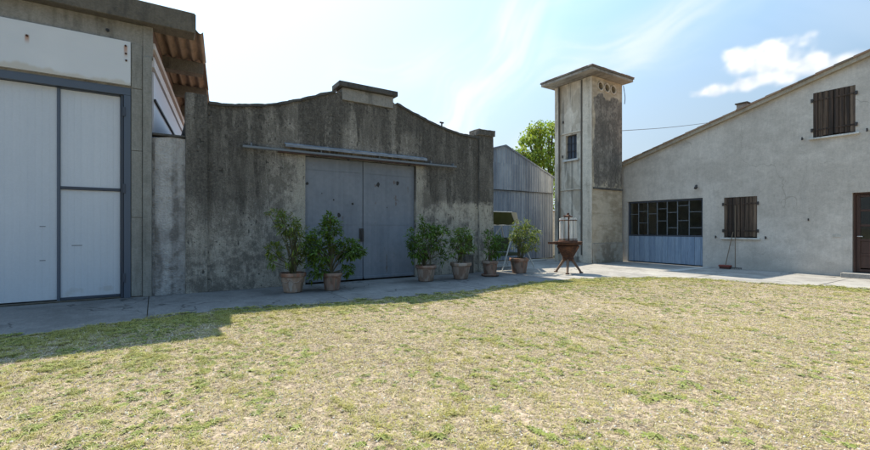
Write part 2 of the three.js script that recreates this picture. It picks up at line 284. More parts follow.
const terracotta = (a, b, seed, lime = 0.4) => surf(0, 0, 1, 1, 256, 256, (x, y) => { const n = fbm(x * 5 + seed, y * 5, 5), f = fbm(x * 30, y * 30 + seed, 3); let c = mix3(a, b, ss(0.3, 0.7, n)); c = mix3(c, [0.42, 0.36, 0.31], lime * ss(0.50, 0.62, fbm(x * 6 + seed * 2, y * 9, 5))); c = mix3(c, [0.10, 0.095, 0.07], 0.5 * ss(0.56, 0.66, fbm(x * 4 + seed * 3, y * 4 + 7, 5)));
  return [c[0] * (0.85 + 0.3 * f), c[1] * (0.85 + 0.3 * f), c[2] * (0.85 + 0.3 * f), 0.6 * f + 0.4 * n]; }, { bump: 0.006, rough: 0.92 });
const mPots = [terracotta([0.30, 0.20, 0.145], [0.42, 0.31, 0.235], 3, 0.8), terracotta([0.19, 0.105, 0.073], [0.29, 0.17, 0.12], 19, 0.3), terracotta([0.175, 0.11, 0.08], [0.265, 0.18, 0.135], 43, 0.5)];
const mRim = terracotta([0.27, 0.13, 0.078], [0.36, 0.19, 0.12], 60, 0.3), mSoil = plain(0.06, 0.045, 0.033, 1), mBark = wood([0.075, 0.06, 0.045], [0.16, 0.13, 0.10], 95), mTwig = plain(0.11, 0.10, 0.055, 0.9);
const leafMat = (r, g, b, t = 0.3) => new THREE.MeshPhysicalMaterial({ color: new THREE.Color().setRGB(r, g, b), roughness: 0.8, specularIntensity: 0.5, transmission: t, thickness: 0, vertexColors: true });

// ------------------------------------------------------------------ ground
// edge of the concrete apron towards the lawn, as (x, v) with v = -z
const EDGE = [[-14, 7.1], [-6, 7.2], [-1.6, 7.3], [-0.6, 7.5], [0.6, 7.75], [2.1, 7.52], [4, 7.32], [5.64, 7.2], [7.35, 7.4], [8.8, 7.43], [10, 7.13], [11.1, 6.65], [11.75, 6.0], [12.1, 5.4], [12.4, 4.3], [12.95, 3.5], [13.2, 2.5], [13.35, 0], [13.4, -14]];
function edgeCurve() {
  const out = []; const c = new THREE.CatmullRomCurve3(EDGE.map(([x, v]) => new THREE.Vector3(x, 0, v)), false, 'centripetal');
  for (let i = 0; i <= 900; i++) { const p = c.getPoint(i / 900), n = fbm(p.x * 1.3 + 3, p.z * 1.3, 4) - 0.5; out.push([p.x + n * 0.2 + 0.05 * (vn(p.x * 7, p.z * 7) - 0.5), p.z + n * 0.22 + 0.06 * (vn(p.x * 7 + 9, p.z * 7) - 0.5)]); }
  return out;
}
const EC = edgeCurve();
const LAWN = [...EC, [-14, -14]];
function inPoly(P, x, y) { let c = false; for (let i = 0, j = P.length - 1; i < P.length; j = i++) if ((P[i][1] > y) !== (P[j][1] > y) && x < (P[j][0] - P[i][0]) * (y - P[i][1]) / (P[j][1] - P[i][1]) + P[i][0]) c = !c; return c; }
const edgeV = (x) => { for (let i = 0; i < EC.length - 1; i++) if (EC[i][0] <= x && EC[i + 1][0] >= x) return mix(EC[i][1], EC[i + 1][1], (x - EC[i][0]) / (EC[i + 1][0] - EC[i][0] + 1e-9)); return 7.2; };
// how green the sward is at a place, 0..1
function green(x, v) {
  const e = edgeV(Math.min(13, x)) - v, d = x < 11.5 ? e : Math.min(e, (12.4 - x) * 1.2 + 1.5);
  const n = fbm(x * 0.55 + 4, v * 0.75 + 2, 4), m = fbm(x * 4.6, v * 4.6 + 6, 3);
  return Math.max(0, Math.min(1, 0.50 * ss(1.5, 0.1, d) + 0.14 * ss(3.2, 0.8, d) + 0.75 * (n - 0.50) + 0.35 * (m - 0.5) + 0.06 * ss(2, -1.5, x)));
}
const mGroundFar = surf(0, 0, 12, 12, 512, 512, (x, y) => { const n = fbm(x * 1.1, y * 1.1, 5), f = fbm(x * 11, y * 11, 3); const c = mix3([0.12, 0.125, 0.055], [0.23, 0.20, 0.125], n); return [c[0] * (0.8 + 0.4 * f), c[1] * (0.8 + 0.4 * f), c[2] * (0.8 + 0.4 * f), f]; }, { bump: 0.02 });
{
  const g = new THREE.PlaneGeometry(700, 700); g.rotateX(-Math.PI / 2); g.translate(0, -0.05, 0);
  structure('ground', boxUV(g), mGroundFar);
}
// soil with dry thatch under the sward
const mLawn = surf(-5, -8.2, 19, 10.2, 2048, 1100, (x, z) => {
  const v = -z, gr = green(x, v), n = fbm(x * 2.2 + 8, v * 2.2, 4), f = fbm(x * 17, v * 17, 3), g = vn(x * 53, v * 53), s = fbm(x * 34 + v * 21, v * 34 - x * 9, 3);
  let c = mix3([0.125, 0.09, 0.06], [0.44, 0.35, 0.25], ss(0.30, 0.70, 0.2 * n + 0.3 * f + 0.25 * s + 0.25 * g));
  c = mix3(c, [0.17, 0.16, 0.06], 0.5 * gr * (0.5 + 0.5 * f)); c = mix3(c, [0.12, 0.092, 0.066], 0.7 * ss(0.58, 0.72, f)); c = mix3(c, [0.33, 0.25, 0.195], 0.4 * ss(0.5, 0.7, n));
  c = mix3(c, [0.48, 0.44, 0.37], 0.6 * ss(0.84, 0.94, g));
  return [c[0] * (0.8 + 0.4 * s), c[1] * (0.8 + 0.4 * s), c[2] * (0.8 + 0.4 * s), 0.4 * f + 0.3 * g + 0.3 * s];
}, { bump: 0.03, rough: 1 });
{
  const NX = 190, NZ = 150, x0 = -14, x1 = 13.6, z0 = -8.0, z1 = 14, pos = [], idx = [];
  for (let j = 0; j <= NZ; j++) for (let i = 0; i <= NX; i++) { const x = mix(x0, x1, i / NX), z = mix(z0, z1, j / NZ); pos.push(x, -0.012 + 0.02 * (fbm(x * 0.9, z * 0.9, 4) - 0.5), z); }
  for (let j = 0; j < NZ; j++) for (let i = 0; i < NX; i++) { const a = j * (NX + 1) + i, b = a + 1, c = a + NX + 1, d = c + 1; idx.push(a, c, b, b, c, d); }
  const g = new THREE.BufferGeometry(); g.setAttribute('position', new THREE.Float32BufferAttribute(pos, 3)); g.setIndex(idx); g.computeVertexNormals();
  const nn = g.attributes.normal.clone(), uv = []; for (let i = 0; i < pos.length; i += 3) uv.push(pos[i], pos[i + 2]); g.setAttribute('uv', new THREE.Float32BufferAttribute(uv, 2)); g.setAttribute('normal', nn);
  structure('lawn_soil', g, mLawn);
}
// concrete apron: cast slabs with open joints
{
  const ap = new THREE.Group(); ap.name = 'concrete_pavement'; ap.userData.kind = 'structure'; scene.add(ap);
  const J = 0.007;
  const slabOf = (pts, mat, top = 0) => { const g = new THREE.ExtrudeGeometry(shape(pts.map(([x, v]) => [x, v])), { depth: 0.12, bevelEnabled: false }); g.rotateX(-Math.PI / 2); g.translate(0, -0.12 + top, 0); part(ap, 'slab', boxUV(g), mat); };
  const cut = (a, b) => [[a, edgeV(a)], ...EC.filter(([x, v]) => x > a && x < b && v > 7.0 || (x > a && x < b && x < 9)), [b, edgeV(b)]];
  const us = [-13, -8, -3.2, -0.1, 3.05, 6.1, 8.95];
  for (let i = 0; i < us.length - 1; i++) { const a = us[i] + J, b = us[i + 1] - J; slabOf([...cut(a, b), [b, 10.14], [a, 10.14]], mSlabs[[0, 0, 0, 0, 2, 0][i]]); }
  // yard in front of the shed, up to the curve
  const c1 = EC.filter(([x, v]) => x > 8.95 + J && x < 11.9 && v > 5.7), last = c1[c1.length - 1];
  slabOf([[8.95 + J, edgeV(8.95 + J)], ...c1, [13.2, last[1]], [13.2, 13], [8.95 + J, 13]], mSlabs[1]);
  slabOf([[13.2 + 2 * J, 7.25], [15.99, 7.25], [15.99, 12.95], [13.2 + 2 * J, 12.95]], mSlabs[1]);
  slabOf([[13.6, 6.93], [15.99, 6.98], [15.99, 7.25 - J], [13.6, 7.25 - J]], mStrip, 0.004);
  const band = (v0, v1, mat) => { const e = EC.filter(([x, v]) => x > 11 && v < v1 - J && v > v0 + J); if (e.length < 2) return; slabOf([[13.2 + (v1 > 5.8 ? 0 : 0), v1 - J], ...(v1 > 5.8 ? [] : []), [15.99, v1 - J], [15.99, v0 + J], ...e.slice().reverse()].filter((p, i) => i > 0 || true), mat); };
  slabOf([[13.2 + 2 * J, 7.25 - J], [13.6 - J, 7.25 - J], [13.6 - J, 6.93 - J], [15.99, 6.98 - J], [15.99, last[1] + J - 0.02], [13.2 + 2 * J, last[1] + J - 0.02]].map((p) => p), mSlabs[1]);
  const eb = (v0, v1, mat) => { const e = EC.filter(([x, v]) => x > 11 && v < v1 - J && v > v0 + J); slabOf([[15.99, v1 - J], ...e, [15.99, v0 + J]], mat); };
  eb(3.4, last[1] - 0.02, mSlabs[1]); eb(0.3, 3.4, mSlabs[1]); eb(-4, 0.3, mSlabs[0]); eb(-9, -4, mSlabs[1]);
}

// ------------------------------------------------------------------ corrugated panel helper: waves across x, outline top(x), in the plane z
function corrugated(x0, x1, y0, top, z, pitch, amp, per = 6, thick = 0.004) {
  const n = Math.max(2, Math.round((x1 - x0) / pitch * per)), pos = [], idx = [];
  for (let i = 0; i <= n; i++) { const x = mix(x0, x1, i / n), w = amp * Math.sin(x / pitch * 2 * Math.PI), t = top(x); pos.push(x, y0, z + w, x, t, z + w, x, y0, z + w - thick, x, t, z + w - thick); }
  for (let i = 0; i < n; i++) { const a = i * 4, b = a + 4; idx.push(a, b, b + 1, a, b + 1, a + 1, a + 2, b + 3, b + 2, a + 2, a + 3, b + 3, a, a + 2, b + 2, a, b + 2, b, a + 1, b + 1, b + 3, a + 1, b + 3, a + 3); }
  const g = new THREE.BufferGeometry(); g.setAttribute('position', new THREE.Float32BufferAttribute(pos, 3)); g.setIndex(idx);
  const k = toCreasedNormals(g, 0.7); return boxUV(k);
}

// ------------------------------------------------------------------ concrete warehouse with the white door
{
  const W = thing('concrete_warehouse', 'concrete warehouse with tall white metal door, blank white board and rust red corrugated eaves', 'building', -2, -10.15);
  const Z = -10.15;
  part(W, 'wall', wallZ([[-9, 0], [-3.9, 0], [-3.9, 4.06], [-0.39, 4.06], [-0.39, 0], [-0.2, 0], [-0.2, 5.34], [-9, 5.34]], [], Z, 0.3), mLintel);
  part(W, 'corner_column', box(-0.198, -0.05, 0, 4.72, Z - 0.3, Z + 0.07, 0.012), mColumn);
  part(W, 'column_head', box(-0.198, -0.03, 4.725, 5.34, Z - 0.3, Z + 0.02, 0.01), mLintel);
  for (const [y0, y1] of [[0.02, 1.55], [1.56, 2.85], [2.86, 4.06], [4.07, 4.93]]) part(W, 'column_panel', box(-0.383, -0.205, y0, y1, Z - 0.02, Z + 0.022, 0.006), mColumn);
  const sg = part(W, 'white_board', box(-5.2, -0.392, 4.10, 4.945, Z + 0.003, Z + 0.06, 0.004), mSign); sg.userData.label = 'blank white painted board with rusty bolts above the door';
  for (const [bx, by] of [[-1.86, 4.70], [-0.47, 4.85], [-0.465, 4.70], [-0.46, 4.57]]) { const g = new THREE.CylinderGeometry(0.018, 0.018, 0.02, 8); g.rotateX(Math.PI / 2); g.translate(bx, by, Z + 0.068); part(sg, 'bolt', g, mRust); }
  part(W, 'drain_hole', (() => { const g = new THREE.CylinderGeometry(0.028, 0.028, 0.05, 10); g.rotateX(Math.PI / 2); g.translate(-0.75, 5.10, Z + 0.01); return g; })(), mBlack);
  // steel frame and door
  const F = part(W, 'door_frame', box(-5.2, -0.392, 3.915, 4.055, Z - 0.16, Z + 0.03), mFrame);
  part(F, 'jamb', box(-0.50, -0.392, 0.0, 3.913, Z - 0.14, Z + 0.03), mFrame);
  part(F, 'jamb', box(-0.552, -0.505, 0.0, 3.913, Z - 0.16, Z - 0.01), mFrameDark);
  part(F, 'jamb', box(-3.9, -3.75, 0.0, 3.913, Z - 0.16, Z + 0.03), mFrame);
  part(F, 'hinge', box(-0.52, -0.47, 2.02, 2.20, Z - 0.01, Z + 0.045), mFrameDark);
  part(F, 'hinge', box(-0.52, -0.47, 0.3, 0.48, Z - 0.01, Z + 0.045), mFrameDark);
  part(F, 'hinge', box(-0.52, -0.47, 3.5, 3.68, Z - 0.01, Z + 0.045), mFrameDark);
  // ribbed insulated panels
  const ribbed = (x0, x1, y0, y1) => { const pts = [[x0, -0.04]], n = Math.round((x1 - x0) / 0.1), p = (x1 - x0) / n; pts.push([x0, 0]); for (let i = 0; i < n; i++) { const a = x0 + i * p; if (i) pts.push([a - 0.005, 0], [a, -0.0022], [a + 0.005, 0]); } pts.push([x1, 0], [x1, -0.04]);
    const g = new THREE.ExtrudeGeometry(shape(pts.map(([x, y]) => [x, -y]).reverse()), { depth: y1 - y0, bevelEnabled: false }); g.rotateX(-Math.PI / 2); g.translate(0, y0, Z - 0.075); return boxUV(g); };
  const L = part(W, 'door_leaf', ribbed(-3.74, -1.485, 0.05, 3.905), mDoorPanel);
  for (const y of [0.76, 1.37]) part(L, 'slot', box(-1.72, -1.64, y, y + 0.014, Z - 0.078, Z - 0.072, 0), mBar);
  const R = part(W, 'door_leaf', ribbed(-1.435, -0.562, 0.08, 2.055), mDoorPanel);
  part(R, 'panel', ribbed(-1.435, -0.562, 2.115, 3.885), mDoorPanel);
  part(R, 'stile', box(-1.483, -1.437, 0.02, 3.905, Z - 0.12, Z - 0.045), mFrame);
  part(R, 'rail', box(-1.434, -0.56, 2.058, 2.112, Z - 0.12, Z - 0.045), mFrameDark);
  part(R, 'rail', box(-1.434, -0.56, 0.03, 0.078, Z - 0.12, Z - 0.05), mFrameDark);
  part(R, 'rail', box(-1.434, -0.56, 3.887, 3.912, Z - 0.12, Z - 0.05), mFrame);
  part(R, 'slot', box(-1.28, -1.13, 1.02, 1.034, Z - 0.078, Z - 0.072, 0), mBar);
  part(W, 'threshold', box(-3.75, -0.5, 0, 0.025, Z - 0.2, Z - 0.02), mBeam);
  part(W, 'door_backing', box(-3.9, -0.39, 0, 4.06, Z - 0.29, Z - 0.2, 0), mFrameDark);
  // eaves: front beam, purlins, corrugated sheets. The flank is not square to the front: it turns out by 7 degrees
  const dx = 0.126, side = (v) => -0.05 + dx * (v - 10.15), over = (v) => 0.70 + dx * (v - 10.0);
  part(W, 'eaves_beam', wallZ([[-9, 5.325], [0.68, 5.325], [0.70, 5.36], [0.70, 5.70], [0.67, 5.73], [-9, 5.73]], [], -9.93, 0.42, 0.012), mBeam);
  for (const v of [11.85, 14.0, 16.4]) part(W, 'purlin', box(-6, over(v) + 0.06, 5.12, 5.40, -v - 0.3, -v, 0.012), mBeam);
  const sheet = (v0, v1, y0, y1, out) => { const xr = over(v0) + out, xl = -0.75, g = corrugated(xl, xr, 0, () => v1 - v0, 0, 0.215, 0.042, 10, 0.014); g.rotateX(-Math.PI / 2);
    const p = g.attributes.position; for (let i = 0; i < p.count; i++) { const t = -p.getZ(i) / (v1 - v0); p.setX(i, p.getX(i) + dx * t * (v1 - v0)); p.setY(i, p.getY(i) + mix(y0, y1, t)); p.setZ(i, p.getZ(i) - v0); } g.computeVertexNormals(); part(W, 'corrugated_sheet', boxUV(g), mRoofSheet); };
  sheet(10.36, 11.92, 5.55, 5.46, 0.12); sheet(11.80, 14.1, 5.53, 5.46, 0.10); sheet(14.0, 16.5, 5.53, 5.46, 0.08); sheet(16.4, 19, 5.53, 5.46, 0.08);
  part(W, 'roof', box(-9, -0.76, 5.45, 5.62, -20, -10.36), mBeam);
  // flank
  const flank = (v0, v1, y0, y1, off, th, name, mat, parent = W) => { const a = side(v0) + off, b = side(v1) + off; const g = new THREE.ExtrudeGeometry(shape([[a, v0], [b, v1], [b - th, v1], [a - th, v0]]), { depth: y1 - y0, bevelEnabled: false }); g.rotateX(-Math.PI / 2); g.translate(0, y0, 0); return part(parent, name, boxUV(g), mat); };
  flank(10.46, 19, 0, 4.55, -0.01, 0.15, 'flank_wall', mCladding);
  flank(10.30, 19, 4.60, 4.80, 0.02, 0.10, 'fascia', mWhitePaint); flank(10.30, 19, 4.80, 4.96, -0.03, 0.10, 'fascia_trim', mBrownTrim); flank(10.30, 19, 4.96, 5.08, 0.03, 0.12, 'gutter', mWhitePaint);
  flank(10.35, 19, 5.085, 5.40, -0.02, 0.10, 'wall_top', mBrownTrim);
  flank(10.46, 19, 3.96, 4.00, 0.03, 0.035, 'cable_pipe', mBlack);
  part(W, 'back_wall', box(-9, 1.0, 0, 5.4, -19.3, -19.0, 0), mLintel);
}
// plaster infill between the warehouse and the curved front
{
  const P = thing('plaster_wall', 'short mottled grey plaster wall between the concrete column and the curved front', 'wall', 0.24, -10.2);
  part(P, 'wall_face', wallZ([[-0.047, 0], [0.525, 0], [0.525, 3.18], [0.3, 3.2], [-0.047, 3.15]], [], -10.16, 0.22), mInfill);
  part(P, 'coping', box(-0.047, 0.525, 3.205, 3.25, -10.40, -10.13, 0.01), mCoping);
}

// ------------------------------------------------------------------ old hall with the curved gable
{
  const Hh = thing('old_hall', 'weathered dark grey hall with curved gable top and wide blue-grey steel gate', 'building', 4.7, -10.15), Z = -10.15;
  const top = [[0.92, 3.97], [1.2, 3.97], [1.46, 4.0], [2.01, 4.08], [2.52, 4.22], [2.86, 4.35], [3.34, 4.55], [3.8, 4.73], [3.9, 4.76], [5.31, 4.76], [5.4, 4.69], [5.8, 4.55], [6.18, 4.42], [6.62, 4.29], [7.1, 4.18], [7.69, 4.10], [8.27, 4.08]];
  const fine = []; for (let i = 0; i < top.length - 1; i++) for (let k = 0; k < 8; k++) { const t = k / 8, x = mix(top[i][0], top[i + 1][0], t), y = mix(top[i][1], top[i + 1][1], t); fine.push([x, y + 0.03 * (fbm(x * 6, 3, 3) - 0.5)]); } fine.push(top[top.length - 1]);
  part(Hh, 'wall', wallZ([[0.92, 0], [2.99, 0], [2.99, 3.08], [6.06, 3.08], [6.06, 0], [8.27, 0], ...fine.slice().reverse()], [], Z, 0.32), mHall);
  // thin coping that follows the curve
  const cop = (a, b) => { const f = fine.filter(([x]) => x >= a && x <= b); return wallZ([...f.map(([x, y]) => [x, y + 0.003]), ...f.slice().reverse().map(([x, y]) => [x, y + 0.05 + 0.025 * fbm(x * 9, 8, 2)])], [], Z + 0.035, 0.4); };
  part(Hh, 'coping', cop(0.93, 3.79), mCoping); part(Hh, 'coping', cop(5.42, 8.25), mCoping);
  const rough = (x0, x1, y0, y1, z0, z1, s) => { const g = new THREE.BoxGeometry(x1 - x0, y1 - y0, z1 - z0, 6, 40, 4); g.translate((x0 + x1) / 2, (y0 + y1) / 2, (z0 + z1) / 2); const p = g.attributes.position; for (let i = 0; i < p.count; i++) { const X = p.getX(i), Y = p.getY(i), q = p.getZ(i); p.setX(i, X + 0.03 * (fbm(Y * 3 + s, q * 4, 3) - 0.5)); p.setZ(i, q + 0.02 * (fbm(Y * 3, X * 5 + s, 3) - 0.5)); if (Y > y1 - 0.02) p.setY(i, Y + 0.05 * (fbm(X * 7 + s, q * 6, 3) - 0.5)); } g.computeVertexNormals(); return boxUV(g); };
  part(Hh, 'pillar', rough(0.528, 0.925, 0, 4.15, Z - 0.34, Z + 0.05, 4), mHall);
  const pr = part(Hh, 'pillar', rough(8.265, 8.83, 0, 4.2, Z - 0.36, Z + 0.06, 9), mHall);
  part(pr, 'pillar_cap', rough(8.23, 8.87, 4.2, 4.38, Z - 0.4, Z + 0.1, 2), mHall);
  // raised block over the gable with its slab
  const cap = part(Hh, 'gable_block', box(3.9, 5.33, 4.55, 4.86, Z - 0.34, Z + 0.04, 0.015), mCap); part(cap, 'cap_slab', box(3.79, 5.43, 4.862, 5.0, Z - 0.42, Z + 0.12, 0.02), mCoping);
  const vp = part(Hh, 'vent_pipe', rod([7.02, 4.15, Z - 0.15], [7.02, 4.44, Z - 0.15], 0.022), mIron); part(vp, 'vent_cap', rod([6.96, 4.44, Z - 0.15], [7.08, 4.44, Z - 0.15], 0.026), mIron);
  // the rail for the sliding gate and its sheet cover
  const tr = part(Hh, 'gate_track', box(1.6, 7.38, 3.115, 3.165, Z + 0.052, Z + 0.11, 0.006), mBar);
  for (const x of [1.78, 3.35, 4.9, 6.5, 7.28]) part(tr, 'bracket', box(x - 0.014, x + 0.014, 3.167, 3.235, Z + 0.001, Z + 0.09, 0.004), mBar);
  const cv = wallX([[-0.004, 0], [0.0, 0.06], [0.20, 0.02], [0.20, -0.045], [0.192, -0.045], [0.192, 0.012], [0.004, 0.05]].map(([a, b]) => [a * 0.62, b]), [], 0, 3.85); cv.translate(2.5, 3.27, Z);
  part(Hh, 'track_cover', cv, mZinc[2]);
  part(Hh, 'timber_lintel', box(2.35, 6.35, 3.085, 3.11, Z + 0.002, Z + 0.10, 0.005), mDoorWood);
  for (const x of [3.2, 4.05, 4.95, 5.8]) { const g = flat([rod([x - 0.07, 3.15, Z + 0.06], [x, 3.04, Z + 0.06], 0.016), rod([x + 0.07, 3.15, Z + 0.06], [x, 3.04, Z + 0.06], 0.016)]); part(Hh, 'gate_hanger', g, mIron); }
  // gate leaves: sheets riveted on a frame, with rusted-through holes
  const rr = rng(5);
  const leaf = (x0, x1) => {
    const lf = part(Hh, 'gate_leaf', box(x0, x1, 0.05, 3.07, Z - 0.16, Z - 0.10, 0.004), mGate); const w = (x1 - x0) / 2;
    for (const [a, b] of [[x0, x1]]) for (const [y0, y1] of [[0.07, 1.42], [1.425, 2.76], [2.765, 3.06]]) { const z = Z - 0.098 + 0.004 * rr(); part(lf, 'sheet', box(a + 0.004, b - 0.004, y0, y1, z, z + 0.006, 0.002), mGate); }
    part(lf, 'bottom_rail', box(x0 + 0.01, x1 - 0.01, 0.03, 0.10, Z - 0.09, Z - 0.066), mGate);
    return lf;
  };
  const l1 = leaf(3.0, 4.50), l2 = leaf(4.515, 6.05);
  const hole = (lf, x, y, r) => { const s = new THREE.Shape(); for (let i = 0; i < 9; i++) { const a = i / 9 * 6.283, q = r * (0.75 + 0.5 * rr()); s[i ? 'lineTo' : 'moveTo'](x + q * Math.cos(a), y + q * 1.15 * Math.sin(a)); } const g = new THREE.ExtrudeGeometry(s, { depth: 0.004, bevelEnabled: false }); g.translate(0, 0, Z - 0.0895); part(lf, 'rust_hole', boxUV(g), mBlack); };
  for (const [x, y, r] of [[3.06, 2.42, 0.035], [3.72, 2.05, 0.02], [3.86, 1.67, 0.05], [4.22, 1.97, 0.028], [3.42, 2.2, 0.012]]) hole(l1, x, y, r);
  for (const [x, y, r] of [[4.94, 2.50, 0.052], [5.52, 2.57, 0.05], [5.2, 1.9, 0.012]]) hole(l2, x, y, r);
  const lk = part(l1, 'lock_plate', box(4.40, 4.52, 1.0, 1.34, Z - 0.088, Z - 0.06, 0.006), mIron); part(lk, 'handle', tube([[4.44, 1.05, Z - 0.06], [4.44, 1.1, Z - 0.01], [4.44, 1.24, Z - 0.01], [4.44, 1.29, Z - 0.06]], 0.012), mIron);
  // the hall behind the front
  part(Hh, 'side_wall', box(8.45, 8.75, 0, 3.9, -22, Z - 0.37, 0), mPillar); part(Hh, 'side_wall', box(0.6, 0.9, 0, 3.9, -22, Z - 0.35, 0), mPillar); part(Hh, 'back_wall', box(0.6, 8.75, 0, 3.9, -22.3, -22.01, 0), mPillar);
  const rf = new THREE.Shape(); rf.moveTo(0.6, 3.7); for (let i = 0; i <= 16; i++) { const t = i / 16; rf.lineTo(mix(0.6, 8.75, t), 3.72 + 0.75 * Math.sin(Math.PI * t)); } rf.lineTo(8.75, 3.66); rf.lineTo(0.6, 3.66);
  const rg = new THREE.ExtrudeGeometry(rf, { depth: 11.4, bevelEnabled: false }); rg.translate(0, 0, -22); part(Hh, 'roof', boxUV(rg), mTile[1]);
}

// ------------------------------------------------------------------ corrugated shed behind
{
  const S = thing('corrugated_shed', 'grey corrugated metal shed with pointed gable behind the curved hall', 'shed', 12, -13), Z = -13;
  const top = (x) => x < 12 ? 4.7 - 0.27 * (12 - x) : 4.7 - 0.385 * (x - 12);
  const rr = rng(12); let i = 0;
  for (let x = 9.0; x < 14.85; x += 0.83) {
    const b = Math.min(14.88, x + 0.85), z1 = Z + 0.012 * rr(), z2 = Z + 0.028 + 0.012 * rr();
    part(S, 'metal_sheet', corrugated(x, b, 2.90 + 0.02 * rr(), top, z2 + (i % 2) * 0.010, 0.145, 0.016, 6), mZinc[(i * 2 + 1) % 3]);
    part(S, 'metal_sheet', corrugated(x, b, 0.03 + 0.02 * rr(), () => 2.96, z1 + (i % 2) * 0.010, 0.145, 0.016, 6), mZinc[i % 3]); i++;
  }
  part(S, 'seam_rail', box(9, 14.87, 2.885, 2.90, Z - 0.0, Z + 0.075, 0.003), mIron);
  part(S, 'post', box(14.80, 14.94, 0, 3.6, Z - 0.2, Z - 0.03), mPoleWood);
  part(S, 'verge_strip', wallZ([[8.9, top(8.9)], [12, 4.7], [14.95, top(14.95)], [14.95, top(14.95) + 0.06], [12, 4.77], [8.9, top(8.9) + 0.06]], [], Z + 0.08, 0.14), mZinc[2]);
  part(S, 'roof', wallZ([[8.9, top(8.9) - 0.06], [12, 4.63], [14.95, top(14.95) - 0.06], [14.95, top(14.95) - 0.01], [12, 4.69], [8.9, top(8.9) - 0.01]], [], Z - 0.07, 7), mZinc[2]);
  part(S, 'side_wall', box(14.80, 14.86, 0, 3.5, -20, -13.22, 0), mZinc[0]); part(S, 'side_wall', box(9, 9.06, 0, 3.7, -20, -13.1, 0), mZinc[0]);
}
{
  const w = thing('garden_wall', 'low whitewashed wall in the gap between shed and tower', 'wall', 16, -14.6);
  part(w, 'wall_face', box(14.9, 22, 0, 2.15, -14.8, -14.55, 0.01), mSill); part(w, 'coping', box(14.9, 22, 2.153, 2.22, -14.85, -14.5, 0.01), mTile[2]);
}

